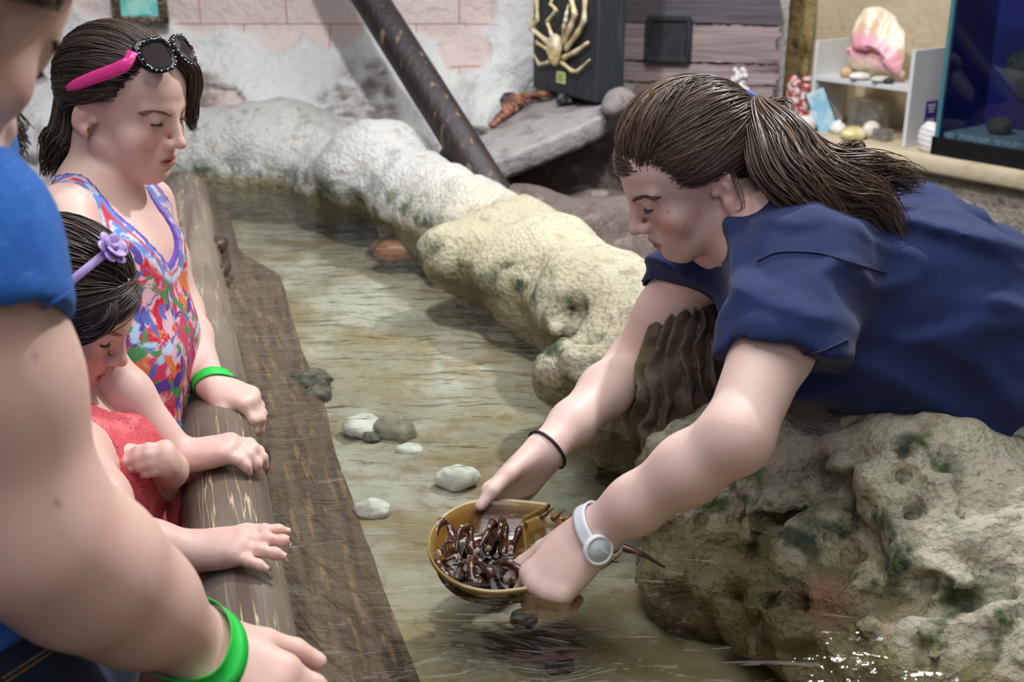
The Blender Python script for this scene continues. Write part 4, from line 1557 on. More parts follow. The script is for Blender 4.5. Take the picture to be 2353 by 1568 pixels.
m_snail = Mat('dark_snail', sr(70, 52, 40), 0.45)
m_snail.mix(m_snail.ramp(m_snail.noise(30, 4), 0.45, 0.65), sr(36, 28, 24)).bump(m_snail.noise(50, 4), 0.5, 0.005)
for x, y, r, lab in [(512, 565, (.018, .03, .022), 'dark brown snail clinging to the pool side of the rail, farther one'), (520, 620, (.012, .04, .016), 'long dark strip of weed on the pool side of the rail'),
                     (612, 1060, (.010, .026, .024), 'dark brown leaf stuck on the pool side of the rail by the wet hand')]:
    dd = (CAM_H - .755) / (math.sin(PITCH) + (y - 784) / FPX * math.cos(PITCH))
    c = PH(x, y, .752)
    c[0] = log_x(c[1]) + .058
    lump('rail_snail' if 'snail' in lab else ('weed' if 'weed' in lab else 'leaf'), c, r, m_snail.m, lab, 'snail' if 'snail' in lab else ('seaweed' if 'weed' in lab else 'leaf'), 140 + x, .003, .35)

# ---- dark ridged coral set in the rock wall
m_ridge = Mat('ridged_coral', sr(98, 82, 68), 0.6)
m_ridge.mix(m_ridge.ramp(m_ridge.noise(14, 4), 0.45, 0.65), sr(86, 70, 58)).mix(m_ridge.ramp(m_ridge.noise(9, 4), 0.55, 0.7), sr(116, 112, 72)).bump(m_ridge.noise(60, 4), 0.4, 0.006)
c = P(1600, 850, 1.66)
S = Solid().ell(c, (.085, .08, .10), k=.01).ell(c + A3(-.03, -.01, -.07), (.06, .06, .07), k=.04)


def _ridge(p):
    w = 0.9 * fbm(p, 22, 2, 151)
    a = np.arctan2(p[..., 0] - c[0], -(p[..., 1] - c[1]))
    return 0.0095 * np.sin(a * 21 + w * 7 + 10 * (p[..., 2] - c[2])) + .007 * fbm(p, 34, 3, 152)


S.disp(_ridge)
V, F = mesh_solid(S, axis(c[0] - .14, c[0] + .13, .0034), axis(c[1] - .13, c[1] + .12, .0034), axis(c[2] - .2, c[2] + .14, .0034))
tag(put('ridged_coral', V, F, m_ridge.m, base=c - UP * .15), 'dark brown ridged coral set in the rock wall behind the staff forearms', 'coral')

# ================================================================ PEOPLE
def skin_mat(name, col, tint=(0, 0, 0)):
    m = Mat(name, sr(*col), 0.48, 0.45)
    m.b.inputs['Subsurface Weight'].default_value = 0.12
    m.b.inputs['Subsurface Radius'].default_value = (0.9, 0.35, 0.2)
    m.b.inputs['Subsurface Scale'].default_value = 0.008
    m.mix(m.math('MULTIPLY', m.ramp(m.noise(26, 4), 0.45, 0.7), 0.30), sr(col[0] - 4, col[1] - 26, col[2] - 24))
    m.mix(m.math('MULTIPLY', m.attr('blush'), 0.55), sr(214, 128, 118))
    m.mix(m.math('MULTIPLY', m.attr('lip'), 0.8), sr(178, 92, 92))
    m.mix(m.math('MULTIPLY', m.attr('nail'), 0.7), sr(232, 196, 188))
    m.mix(m.math('MULTIPLY', m.attr('mole'), 0.8), sr(140, 74, 58))
    m.bump(m.noise(320, 3), 0.10, 0.002)
    return m


def hair_mat(name, c0, c1, c2):
    m = Mat(name, sr(*c0), 0.36, 0.5)
    m.mix(m.attr('tone'), sr(*c1))
    m.mix(m.ramp(m.attr('tone'), 0.75, 1.0), sr(*c2))
    return m


def cloth_mat(name, col, dark, weave=900):
    m = Mat(name, sr(*col), 0.85, 0.25)
    m.b.inputs['Sheen Weight'].default_value = 0.08
    m.mix(m.math('MULTIPLY', m.ramp(m.noise(40, 4), 0.4, 0.7), 0.5), sr(*dark))
    m.bump(m.noise(9, 3), 0.35, 0.012)
    m.bump(m.noise(weave, 2), 0.12, 0.001)
    return m


m_skin_staff = skin_mat('fair_skin', (232, 198, 186))
m_skin_girl = skin_mat('fair_skin_girl', (230, 192, 178))
m_skin_child = skin_mat('fair_skin_child', (226, 184, 168))
m_skin_adult = skin_mat('fair_skin_adult', (232, 190, 174))
m_lash = Mat('dark_lashes', sr(48, 36, 32), 0.6)


class Head:
    """head in its own frame: x to the person's right, y out of the face, z up, origin between the ears"""
    def __init__(self, O, R, s):
        self.O, self.R, self.s = np.asarray(O, float), np.asarray(R, float), s

    def T(self, p):
        return self.O + (np.asarray(p, float) * self.s) @ self.R.T

    def inv(self, p):
        return ((p - self.O) @ self.R) / self.s

    def e(self, S, c, r, k=.01, op='u', tilt=None):
        R = self.R if tilt is None else self.R @ tilt
        S.ell(self.T(c), np.asarray(r, float) * self.s, R, k * self.s, op)

    def r(self, S, a, b, ra, rb, k=.01, op='u'):
        S.rc(self.T(a), self.T(b), ra * self.s, rb * self.s, k * self.s, op)

    def build(self, S, child=0.0, mouth=0.0, ear_x=0.0):
        e, r = self.e, self.r
        ch = child
        e(S, (0, -.006, .042), (.073, .095, .079), .01)
        e(S, (0, .040, .055), (.058, .047 + .004 * ch, .048), .03)
        e(S, (0, .034, -.018), (.057 + .004 * ch, .055, .066), .03)
        e(S, (0, .052, -.060), (.040, .036, .028), .025)
        r(S, (0, .078, -.076), (0, .072, -.082), .013, .012, .02)
        for q in (-1, 1):
            r(S, (q * .053, .006, -.042), (q * .018, .066, -.078), .014 + .004 * ch, .012, .025)
            e(S, (q * .040, .062, -.018 - .008 * ch), (.020 + .006 * ch, .020 + .004 * ch, .022 + .006 * ch), .02)
            r(S, (q * .012, .088, .033), (q * .046, .073, .032), .0065, .006, .014)
            e(S, (q * .032, .099, .016), (.016, .015, .011), .010, 's')
            e(S, (q * .031, .0765, .016), (.0145, .0135, .0125), .005)
            r(S, (q * .020, .090, .0255), (q * .045, .078, .0235), .0035, .003, .007)
        r(S, (0, .089, .028), (0, .107, -.012), .0075, .0085, .012)
        e(S, (0, .1105, -.018), (.0095, .0100, .0085), .007)
        for q in (-1, 1):
            e(S, (q * .0115, .099, -.0205), (.0075, .0095, .0075), .006)
            e(S, (q * .0062, .105, -.0285), (.0032, .0055, .0035), .003, 's')
        # mouth
        e(S, (0, .084, -.048), (.024, .013, .022), .015)
        r(S, (-.017, .0885, -.0475), (-.004, .0965, -.0445), .0035, .0050, .004)
        r(S, (.017, .0885, -.0475), (.004, .0965, -.0445), .0035, .0050, .004)
        r(S, (-.012, .0900, -.0555 - mouth), (.012, .0900, -.0555 - mouth), .0055, .0055, .004)
        e(S, (0, .0935, -.0560 - mouth), (.010, .0060, .0050), .004)
        e(S, (0, .1000, -.0503 - mouth * .5), (.021, .014, .0011 + mouth * .5), .0025, 's')
        e(S, (0, .101, -.0655 - mouth), (.016, .010, .004), .008, 's')
        # ears
        for q in (-1, 1):
            tl = rotm((0, 0, 1), q * .50) @ rotm((1, 0, 0), -.22)
            c = A3(q * (.0775 + ear_x), -.010, .002)
            e(S, c, (.0075, .0175, .0305), .006, 'u', tl)
            e(S, c + A3(q * .0075, .003, .003), (.0055, .0105, .0195), .004, 's', tl)
            e(S, c + A3(q * .003, .006, -.024), (.0065, .0085, .010), .006)
            e(S, c + A3(q * .0035, .001, -.002), (.0045, .0055, .011), .004, 'u', tl)
            e(S, c + A3(q * .0075, .0075, -.004), (.004, .0045, .007), .003, 's', tl)
            e(S, c + A3(-q * .004, .017, -.004), (.006, .004, .006), .005)

    def masks(self, V):
        L_ = self.inv(V)
        x, y, z = L_.T
        lip = sstep(1.15, .75, np.sqrt((x / .0215) ** 2 + ((z + .0505) / .0098) ** 2)) * (y > .07) * (np.abs(z + .05) < .02)
        bl = np.maximum(sstep(1, .2, np.sqrt(((np.abs(x) - .045) / .026) ** 2 + ((z + .018) / .022) ** 2)) * (y > .03), 0.5 * sstep(1, .3, np.sqrt((x / .014) ** 2 + ((z + .018) / .012) ** 2)) * (y > .09))
        ear = 0.45 * sstep(.068, .08, np.abs(x)) * (np.abs(y) < .035) * (np.abs(z) < .04)
        return dict(lip=lip, blush=np.clip(bl + ear, 0, 1))

    def lashes(self, S, parent, mat, brow_mat, brow=True, w=0.0011):
        s = self.s
        rg = np.random.default_rng(3)
        for q in (-1, 1):
            mb = MB()
            line = []
            for a in np.linspace(-.95, 1.0, 14):
                line.append(self.T(A3(q * .031 + q * .0152 * math.sin(a), .0765 + .0142 * math.cos(a) * .96, .0105 + .0025 * a * a * .6)))
            line = project(S, np.array(line), 5, .0003)
            mb.tube(line, w * s * np.array([.6] + [1.0] * 12 + [.6]), 6)
            fw, dn = self.R[:, 1], -self.R[:, 2]
            for i in range(2, 14):
                p0 = line[i]
                sd = self.R[:, 0] * q * (i - 6) * .055
                for j in range(2):
                    l_ = rg.uniform(.005, .0075) * s
                    dd = nrm(fw * .8 + dn * .55 + sd + rg.normal(0, .06, 3))
                    mb.tube([p0, p0 + dd * l_ * .5, p0 + dd * l_ + self.R[:, 2] * l_ * .15], [.0004 * s, .0003 * s, .0001 * s], 3, False)
            mb.put('eyelashes', mat, parent)
        if brow:
            for q in (-1, 1):
                mb = MB()
                base_ = spline([(q * .010, .092, .0285), (q * .022, .089, .0325), (q * .036, .082, .0345), (q * .049, .070, .030)], 40)
                for i, b_ in enumerate(base_):
                    for j in range(3):
                        p0 = A3(*b_) + A3(0, 0, rg.uniform(-.0022, .0022) * (1 - i / 60))
                        p1 = p0 + A3(q * .006, -.002, rg.uniform(.0, .002) * (1 - i / 20))
                        pp = project(S, np.array([self.T(p0), self.T((p0 + p1) / 2), self.T(p1)]), 4, .0006)
                        mb.tube(pp, [.0005 * s, .0005 * s, .0002 * s], 3, False)
                mb.put('eyebrow', brow_mat, parent)

    def cap(self, off=.007, low=-.055, front=.0):
        """close-fitting mass of hair under the strands"""
        S = Solid()
        self.e(S, (0, -.008, .042), (.0735 + off, .0945 + off, .079 + off), .01)
        self.e(S, (0, .096 - front, -.020), (.088, .085, .098), .012, 's')
        S.half(self.T((0, -.09, low)), -self.R[:, 2] + 0.55 * self.R[:, 1], .01)
        for q in (-1, 1):
            self.e(S, (q * .084, .026, -.002), (.030, .062, .056), .008, 's')
        return S

    def strands(self, roots, tie, n, off, seed, lift=.0, pts=16, jitter=.05, tie_spread=.008, rise=.0):
        """strands that follow the skull from roots (own frame) to the tie point"""
        rg = np.random.default_rng(seed)
        c = A3(0, -.008, .042)
        roots = spline(roots, 400)
        ra = roots[rg.integers(0, 400, n)] + rg.normal(0, .004, (n, 3))
        tb = np.asarray(tie) + rg.normal(0, tie_spread, (n, 3))
        da, db = ra - c, tb - c
        da /= np.linalg.norm(da, axis=1, keepdims=True)
        db /= np.linalg.norm(db, axis=1, keepdims=True)
        t = np.linspace(0, 1, pts)[None, :, None]
        # curve over the skull: root, crown-ward middle, tie
        w = (rise + .25) * (1.15 - np.clip(np.abs(ra[:, :1]) / .075, 0, 1))
        md = da + db + w * A3(0, 0, 1) + A3(1, 0, 0) * ra[:, :1] * 6
        md /= np.linalg.norm(md, axis=1, keepdims=True) + 1e-9
        md *= 1.25
        d = (1 - t) ** 2 * da[:, None] + 2 * t * (1 - t) * md[:, None] + t ** 2 * db[:, None]
        ph = rg.uniform(0, 6.3, (n, 1, 1))
        side = np.cross(da, db)
        side /= np.linalg.norm(side, axis=1, keepdims=True) + 1e-9
        d = d + side[:, None] * (jitter * rg.normal(0, 1, (n, 1, 1)) * np.sin(math.pi * t) + .01 * np.sin(ph + 5 * t))
        o = off + rg.uniform(-.0025, .002, (n, 1, 1)) + lift * np.sin(math.pi * t)
        o = np.where(t < .12, o - .006 * (1 - t / .12), o)
        d = d / np.linalg.norm(d, axis=-1, keepdims=True)
        r = A3(.0735, .0945, .079) + o
        p = c + d / np.sqrt(((d / r) ** 2).sum(-1, keepdims=True))
        return self.T(p)


HAIRLINE = [(.030, -.085, -.060), (.066, -.045, -.045), (.072, -.032, .010), (.073, .004, .036), (.068, .030, .030), (.066, .044, .046), (.055, .066, .068), (.030, .086, .081), (0, .092, .085)]
HAIRLINE = HAIRLINE + [(-x, y, z) for x, y, z in HAIRLINE[-2::-1]]


def hair_mesh(name, mat, parent, cap, axes, sets, n=4):
    """cap mesh plus strand tubes as one mesh with a tone per strand"""
    VV, FF, TT, m = [], [], [], 0
    if cap is not None:
        V, F = mesh_solid(cap, *axes)
        VV.append(V)
        FF.append(F)
        TT.append(np.full(len(V), .22))
        m = len(V)
    for S, R, seed in sets:
        rg = np.random.default_rng(seed)
        V, F = sweep(S, R, n)
        per = S.shape[1] * n
        VV.append(V)
        FF.append(F + m)
        TT.append(np.repeat(np.clip(rg.beta(1.6, 2.4, S.shape[0]), 0, 1), per))
        m += len(V)
    return put(name, np.concatenate(VV), np.concatenate(FF), mat, parent, attrs={'tone': np.concatenate(TT)})


def tail(ctrl, widths, n, seed, pts=26, wave=.006, flat=(1.0, 1.0), rad=.0016, end=(.75, 1.0)):
    """a hank of hair along a curve; widths are its half breadths along the way"""
    rg = np.random.default_rng(seed)
    c = spline(ctrl, pts)
    w = np.interp(np.linspace(0, 1, pts), np.linspace(0, 1, len(widths)), widths)
    T = np.gradient(c, axis=0)
    T /= np.linalg.norm(T, axis=1, keepdims=True)
    U = np.cross(T, A3(.2, -1, .3))
    U /= np.linalg.norm(U, axis=1, keepdims=True)
    W = np.cross(T, U)
    a = rg.uniform(0, 2 * math.pi, n)
    r = np.sqrt(rg.uniform(0, 1, n))
    stop = rg.uniform(*end, n)
    out = np.zeros((n, pts, 3))
    ph = rg.uniform(0, 6.3, (n, 2))
    for i in range(n):
        t = np.linspace(0, stop[i], pts)
        k = t * (pts - 1)
        ci = np.stack([np.interp(k, np.arange(pts), c[:, q]) for q in range(3)], -1)
        ui = np.stack([np.interp(k, np.arange(pts), U[:, q]) for q in range(3)], -1)
        wi = np.stack([np.interp(k, np.arange(pts), W[:, q]) for q in range(3)], -1)
        ww = np.interp(k, np.arange(pts), w)
        o1 = r[i] * math.cos(a[i]) * ww * flat[0] + wave * t * np.sin(ph[i, 0] + 9 * t)
        o2 = r[i] * math.sin(a[i]) * ww * flat[1] + wave * t * np.cos(ph[i, 1] + 8 * t)
        out[i] = ci + ui * o1[:, None] + wi * o2[:, None]
    R = rad * rg.uniform(.6, 1.2, (n, 1)) * np.interp(np.linspace(0, 1, pts), [0, .1, .7, 1], [.8, 1, .9, .25])[None]
    return out, R, seed


def const(S, rad, seed):
    rg = np.random.default_rng(seed)
    return S, rad * rg.uniform(.6, 1.25, (S.shape[0], 1)) * np.interp(np.linspace(0, 1, S.shape[1]), [0, .15, 1], [.4, 1, .9])[None], seed


def hand(S, w, d, n, side, L_, curl, spread=(6, 2, -2, -7), thumb=((.75, .60, -.25), (.95, .25, -.20)), k=.012, fat=1.0):
    """five-fingered hand: wrist, direction to the knuckles, back of the hand; returns finger joints"""
    d, n = nrm(d), np.asarray(n, float)
    n = nrm(n - d * (n @ d))
    t = np.cross(n, d) if side == 'R' else np.cross(d, n)
    H = Solid()
    lat = (.150, .052, -.048, -.140)
    fwd = (.500, .525, .500, .450)
    kn = [w + d * f * L_ + t * l * L_ + n * L_ * .012 * (1 - abs(i - 1.2) * .5) for i, (f, l) in enumerate(zip(fwd, lat))]
    for i in range(4):
        H.rc(w + t * lat[i] * .62 * L_, kn[i], .082 * L_ * fat, .066 * L_ * fat, .02)
    H.ell(w + d * .25 * L_ - n * .03 * L_, (.17 * L_, .24 * L_, .075 * L_ * fat), frame(d, n), .015)
    H.ell(w + d * .20 * L_ + t * .12 * L_ - n * .055 * L_, (.08 * L_, .17 * L_, .075 * L_), frame(nrm(d + t * .45), n), .015)
    for i in range(4):
        H.ell(kn[i] + n * .042 * L_, (.040 * L_, .045 * L_, .030 * L_), frame(d, n), .010)
    ln = (.43, .475, .44, .345)
    out = []
    for i in range(4):
        a = math.radians(spread[i])
        dd = nrm(d * math.cos(a) + t * math.sin(a))
        nn = n
        p, pts, rs = kn[i], [kn[i]], [.060 * L_ * fat]
        ax_ = np.cross(dd, nn)
        ang = 0
        for j, fr in enumerate((.46, .30, .24)):
            ang -= math.radians(curl[i][j])
            v = rotm(ax_, ang) @ dd
            p = p + v * ln[i] * fr * L_
            pts.append(p)
            rs.append((.054, .050, .040)[j] * L_ * fat * (1.0 if i < 3 else .9))
        F = Solid().chain(pts, rs, .004)
        for j in (1, 2):
            F.ell(pts[j], (rs[j] * 1.10,) * 3, None, .004)
        H.sub(F, .0045)
        out.append((pts, rotm(ax_, ang) @ nn, rs[-1]))
    p0 = w + d * .10 * L_ + t * .13 * L_ - n * .04 * L_
    C = lambda v: nrm(d * v[0] + t * v[1] + n * v[2])
    v1, v2 = C(thumb[0]), C(thumb[1])
    p1 = p0 + v1 * .27 * L_
    p2 = p1 + (nrm(v1 + v2 * .6)) * .19 * L_
    p3 = p2 + v2 * .15 * L_
    F = Solid().chain([p0, p1, p2, p3], [.080 * L_ * fat, .066 * L_ * fat, .058 * L_ * fat, .046 * L_ * fat], .005)
    H.sub(F, .010)
    S.sub(H, k)
    tn = nrm(np.cross(v2, np.cross(t, v2)) * .3 + n)
    out.append(([p0, p1, p2, p3], tn, .046 * L_))
    return out


def nails(V, hands):
    m = np.zeros(len(V))
    for hd in hands:
        for pts, nn, r in hd:
            c = pts[-1] + nn * r * .85
            v = nrm(pts[-1] - pts[-2])
            q = V - c
            a = q @ v
            b = np.sqrt(np.maximum((q * q).sum(1) - a * a, 0))
            m = np.maximum(m, sstep(1.15, .85, np.sqrt((a / (r * .95)) ** 2 + (b / (r * .85)) ** 2)))
    return m


def seam(S, pts, name, mat, parent, r=.0012, n=40, off=.0003):
    p = np.array([hit(S, x, y, .45) for x, y in spline([(*q, 0) for q in pts], n)[:, :2]])
    p = p + nrm(A3(0, 0, CAM_H) - p[0]) * off
    return MB().tube(p, r, 5).put(name, mat, parent)


def band(S, a, b, c, h, name, mat, parent, off=.0012, thick=.0012, n=48, label=None, tilt=None):
    """strap round a limb: axis from a to b, centre c, half height h, laid on the solid"""
    ax_ = nrm(np.asarray(b) - a) if tilt is None else nrm(tilt)
    x = nrm(np.cross(ax_, A3(.3, .2, .9)))
    y = np.cross(ax_, x)
    rows = []
    for s in np.linspace(-1, 1, 5):
        ring = []
        for i in range(n):
            t = 2 * math.pi * i / n
            dr = x * math.cos(t) + y * math.sin(t)
            # march outward from the axis to the skin
            r = np.linspace(.006, .09, 160)
            q = c + ax_ * h * s + dr * r[:, None]
            v = S.ev(q)
            j = np.argmax(v > 0)
            ring.append((c + ax_ * h * s, dr, r[j]))
        rows.append(ring)
    rad = np.array([[q[2] for q in row] for row in rows])
    rad = np.maximum(rad, rad.mean(0) * .98)
    for _ in range(3):
        rad = np.maximum(rad, (np.roll(rad, 1, 1) + np.roll(rad, -1, 1)) / 2)
    V = []
    for k_, o in ((0, off + thick), (1, off)):
        for i_, row in enumerate(rows):
            V.append([q[0] + q[1] * (rad[i_, j] + o) for j, q in enumerate(row)])
    V = np.array(V)
    order = list(range(5)) + [9, 8, 7, 6, 5]
    V = V[order]
    m = len(V)
    F = [(i * n + j, i * n + (j + 1) % n, ((i + 1) % m) * n + (j + 1) % n, ((i + 1) % m) * n + j) for i in range(m) for j in range(n)]
    o_ = MB().raw(V.reshape(-1, 3), F).put(name, mat, parent)
    if label:
        o_['label'] = label
    return o_, rad.mean()


def legs(S, hip_c, lat, foot_y, h_leg, r0, fwd, k=.02):
    for q in (-1, 1):
        a = hip_c + lat * q
        kn_ = A3(a[0], a[1], h_leg * .5) + fwd * .02
        an = A3(a[0], a[1], .07)
        S.chain([a, kn_, an], [r0, r0 * .68, r0 * .45], k)
        S.rc(an - UP * .035, an + fwd * .12 - UP * .04, .035, .026, .015)


# ---------------------------------------------------------------- the staff member
Rst = np.array(Euler((0, 0, math.radians(90 + 12))).to_matrix()) @ np.array(Euler((math.radians(-30), 0, 0)).to_matrix()) @ np.array(Euler((0, math.radians(-2), 0)).to_matrix())
ear = P(1664, 425, 1.42)
hs = Head(ear - Rst @ A3(-.0755, -.010, .002) * .91, Rst, .91)
st = thing('person', 'young woman in navy shirt with brown ponytail leaning over rock wall holding horseshoe crab', 'person', A3(0.78, 1.45, 0.0))
B_ = Solid()
hs.build(B_, mouth=.0012)
NB = P(1765, 520, 1.48)
B_.rc(hs.T((0, -.032, -.030)), NB, .044, .048, .025)
B_.rc(hs.T((0, -.010, -.045)), NB + CV(-.5, -.6, 0) * .02, .032, .038, .025)
shL, shR = P(1850, 610, 1.345), P(1620, 600, 1.62)
elL, wrL = P(1692, 1005, 1.215), P(1368, 1222, 1.315)
elR, wrR = P(1452, 838, 1.70), P(1250, 1040, 1.535)
CH, WA, HP = P(1850, 630, 1.50), P(2090, 670, 1.52), P(2340, 830, 1.54)
TY = A3(0, 1, 0)
for q in (-1, 1):
    B_.rc(CH + TY * .065 * q, WA + TY * .05 * q, .098, .092, .04)
    B_.rc(WA + TY * .05 * q, HP + TY * .06 * q, .092, .105, .04)
B_.rc(NB, CH, .055, .09, .04)
B_.rc(NB, shL, .045, .050, .04)
B_.rc(NB, shR, .045, .050, .04)
B_.chain([shL, shL * .5 + elL * .5, elL], [.050, .043, .036], .02)
B_.chain([elL, elL * .68 + wrL * .32, elL * .3 + wrL * .7, wrL], [.035, .0355, .030, .0255], .02)
B_.chain([shR, shR * .5 + elR * .5, elR], [.050, .043, .036], .02)
B_.chain([elR, elR * .68 + wrR * .32, elR * .3 + wrR * .7, wrR], [.035, .0355, .029, .0250], .02)
h1 = hand(B_, wrL, CV(-.68, -.74, .02), CV(-.25, .52, .82), 'L', .168, [(40, 62, 40), (46, 66, 42), (50, 66, 42), (54, 62, 40)], (2, 0, -2, -5), thumb=((.90, .42, -.24), (.98, .10, -.16)))
h2 = hand(B_, wrR, CV(-.66, -.72, .10), CV(-.50, .35, -.60), 'R', .168, [(26, 30, 20), (30, 34, 22), (34, 36, 22), (36, 36, 24)], (3, 1, -1, -4), thumb=((.82, .55, -.30), (.98, .10, -.20)))
hipc = HP + A3(.11, .03, -.02)
B_.rc(HP, hipc, .11, .115, .04)
legs(B_, hipc, A3(0, .085, 0), 0, hipc[2], .085, A3(-1, 0, 0), .03)
bx = lambda *a: [(min(q) - .03, max(q) + .03) for q in zip(*a)]
hx, hy, hz = bx(hs.T((.08, -.1, -.1)), hs.T((-.08, .12, .12)), hs.T((.08, .12, -.1)), hs.T((-.08, -.1, .12)))
ax_x = axis(-.10, 1.05, .0062, [(-.10, .13, .0034), (hx[0], hx[1], .0026)])
ax_y = axis(1.0, 1.82, .0062, [(1.06, 1.24, .0038), (hy[0], hy[1], .0030), (1.36, 1.50, .0036)])
ax_z = axis(-.02, hz[1] + .02, .03, [(.70, .86, .0034), (.86, 1.0, .006), (1.0, hz[1], .0028)])
V, F = mesh_solid(B_, ax_x, ax_y, ax_z, 1)
at = hs.masks(V)
at['nail'] = nails(V, [h1, h2])
at['mole'] = np.zeros(len(V))
for x, y, d_ in [(1536, 488, 1.41), (1575, 520, 1.40), (1600, 497, 1.39), (1540, 445, 1.42)]:
    at['mole'] = np.maximum(at['mole'], sstep(.0026, .0012, np.linalg.norm(V - hit(B_, x, y, 1.0), axis=1)) * .5)
put('body', V, F, m_skin_staff.m, st, attrs=at)
m_brow = Mat('brown_brow', sr(92, 66, 52), .6)
hs.lashes(B_, st, m_lash.m, m_brow.m)

# hair
m_hair_st = hair_mat('light_brown_hair', (66, 48, 38), (112, 88, 70), (160, 132, 106))
tie = A3(0.0, -.104, .044)
C_ = hs.cap(.006)
sets = [const(hs.strands(HAIRLINE, tie, 1500, .0080, 1, .004), .0012, 1), const(hs.strands(HAIRLINE[3:14], tie, 1100, .0090, 2, .005), .0010, 2), const(hs.strands(HAIRLINE[5:13], tie, 200, .0105, 3, .006, jitter=.1), .0007, 3)]
tw = hs.T(tie * 1.12)
pony = [tw, P(1745, 262, 1.44), P(1800, 330, 1.40), P(1850, 400, 1.38), P(1930, 445, 1.37), P(2010, 470, 1.37), P(2075, 555, 1.37)]
pony2 = [tw, P(1750, 262, 1.45), P(1830, 350, 1.43), P(1900, 395, 1.42), P(1990, 400, 1.42), P(2060, 405, 1.43), P(2120, 425, 1.45)]
pony3 = [tw, P(1742, 270, 1.43), P(1785, 370, 1.38), P(1840, 430, 1.36), P(1890, 480, 1.35), P(1940, 530, 1.35), P(2010, 545, 1.36)]
for i, (c_, w_, n_, e_) in enumerate([(pony, [.010, .022, .036, .036, .032, .022, .008], 700, (.7, 1)), (pony2, [.010, .02, .032, .030, .026, .018, .006], 460, (.7, 1)), (pony3, [.010, .02, .034, .030, .018, .008, .004], 380, (.55, 1)),
                                      ([tw, P(1760, 240, 1.45), P(1800, 250, 1.44), P(1830, 300, 1.42)], [.004, .008, .010, .01], 40, (.6, 1)),
                                      ([P(1885, 372, 1.43), P(1920, 345, 1.43), P(1960, 338, 1.43), P(1985, 370, 1.43)], [.006, .004, .004, .005], 22, (.8, 1))]):
    sets.append(tail(c_, w_, n_, 20 + i, wave=.009, rad=.0011, end=e_))
# loose strand by the ear and wisps at the forehead
sets.append(tail([hs.T((-.07, -.028, .03)), P(1700, 440, 1.40), P(1705, 475, 1.39), P(1682, 492, 1.385)], [.004, .003, .002, .001], 8, 31, wave=.002, rad=.0008))
FRONT = [(-.050, .072, .068), (-.030, .088, .080), (0, .094, .084), (.030, .088, .080), (.050, .072, .068)]
sets.append(const(hs.strands(FRONT, A3(.01, -.05, .115), 260, .012, 32, .010, jitter=.10), .0009, 32))
sets.append(const(hs.strands(FRONT, A3(.062, .020, .045), 160, .0095, 33, .004, jitter=.06), .0009, 33))
cx = [axis(hx[0], hx[1], .0042), axis(hy[0], hy[1], .0042), axis(hz[0], hz[1] + .02, .0042)]
hair_mesh('hair', m_hair_st.m, st, C_, cx, sets)
m_tie = Mat('blue_hair_tie', sr(62, 84, 170), .7)
tdir = nrm(hs.R @ A3(0, -.8, .45))
mb = MB()
for k in range(3):
    c_ = tw + tdir * (.004 * k - .004)
    x_ = nrm(np.cross(tdir, UP))
    y_ = np.cross(tdir, x_)
    mb.tube([c_ + (x_ * math.cos(a) + y_ * math.sin(a)) * (.0165 + .001 * k) for a in np.linspace(0, 2 * math.pi, 25)], .0035, 8, False)
mb.put('hair_tie', m_tie.m, st)['label'] = 'blue elastic hair tie'

# shirt
m_navy = cloth_mat('navy_cotton', (32, 45, 88), (26, 36, 74))
m_seam = Mat('navy_seam', sr(28, 36, 70), .85)
W_ = Solid()
for q in (-1, 1):
    W_.rc(CH + TY * .068 * q, WA + TY * .058 * q, .108, .112, .05)
    W_.rc(WA + TY * .058 * q, HP + TY * .068 * q, .112, .122, .05)
    W_.rc(HP + TY * .068 * q, hipc + TY * .07 * q, .122, .125, .05)
W_.rc(NB + CV(.4, .6, 0) * .018, CH, .062, .10, .04)
W_.rc(P(1800, 560, 1.45), shL, .058, .058, .06)
W_.rc(P(1760, 560, 1.52), shR, .052, .060, .05)
W_.rc(P(1870, 780, 1.43), P(2080, 835, 1.46), .062, .070, .07)
W_.rc(P(2080, 835, 1.46), P(2250, 950, 1.47), .070, .055, .06)
s1e = P(1794, 815, 1.272)
W_.rc(shL, s1e, .061, .071, .05)
s2e = P(1555, 690, 1.66)
W_.rc(shR, s2e, .062, .062, .035)
# hems and openings


def cut_disc(S, c, n, r, depth):
    """remove a cylinder that starts at a plane"""
    c, n = np.asarray(c, float), nrm(n)

    def fn(p):
        q = p - c
        a = q @ n
        b = np.sqrt(np.maximum((q * q).sum(-1) - a * a, 0))
        return np.maximum(np.maximum(-a, a - depth), b - r)
    S.add(fn, .006, 's')


cut_disc(W_, P(1834, 822, 1.275), CV(-.08, -1.0, .10), .125, .12)
cut_disc(W_, P(1550, 690, 1.66), CV(-.35, -.90, .15), .11, .14)
W_.rc(shL * .35 + s1e * .65, elL, .0465, .0435, .006, "s")
W_.rc(shR * .35 + s2e * .65, elR, .047, .044, .004, 's')
nax = nrm(hs.T((0, -.032, -.03)) - NB)
W_.rc(NB + nax * .05, NB, .053, .060, .03)
cut_disc(W_, NB + nax * .028, nax, .085, .2)
W_.rc(NB + nax * .15, NB + nax * .012, .0485, .0485, .004, 's')
W_.rc(NB + CV(-.9, -.30, .1) * .045, NB + nax * .12 + CV(-.9, -.30, .1) * .05, .036, .05, .010, 's')
W_.half(P(2268, 1020, 1.45), CV(.80, -.60, 0), .004)


def _folds(p):
    f = .0045 * fbm(p * A3(1.0, 1.0, 1.6), 7, 3, 201)
    g = np.abs(fbm(p @ np.array([[.8, .2, .3], [0, .6, .5], [.5, 0, 1.6]]), 6, 2, 202))
    h = np.abs(fbm(p @ np.array([[.5, .6, -.4], [.2, .3, .6], [1.2, 0, .9]]), 10, 2, 203))
    return f + .013 * (sstep(0, .25, g) - .7) + .005 * (sstep(0, .2, h) - .7)


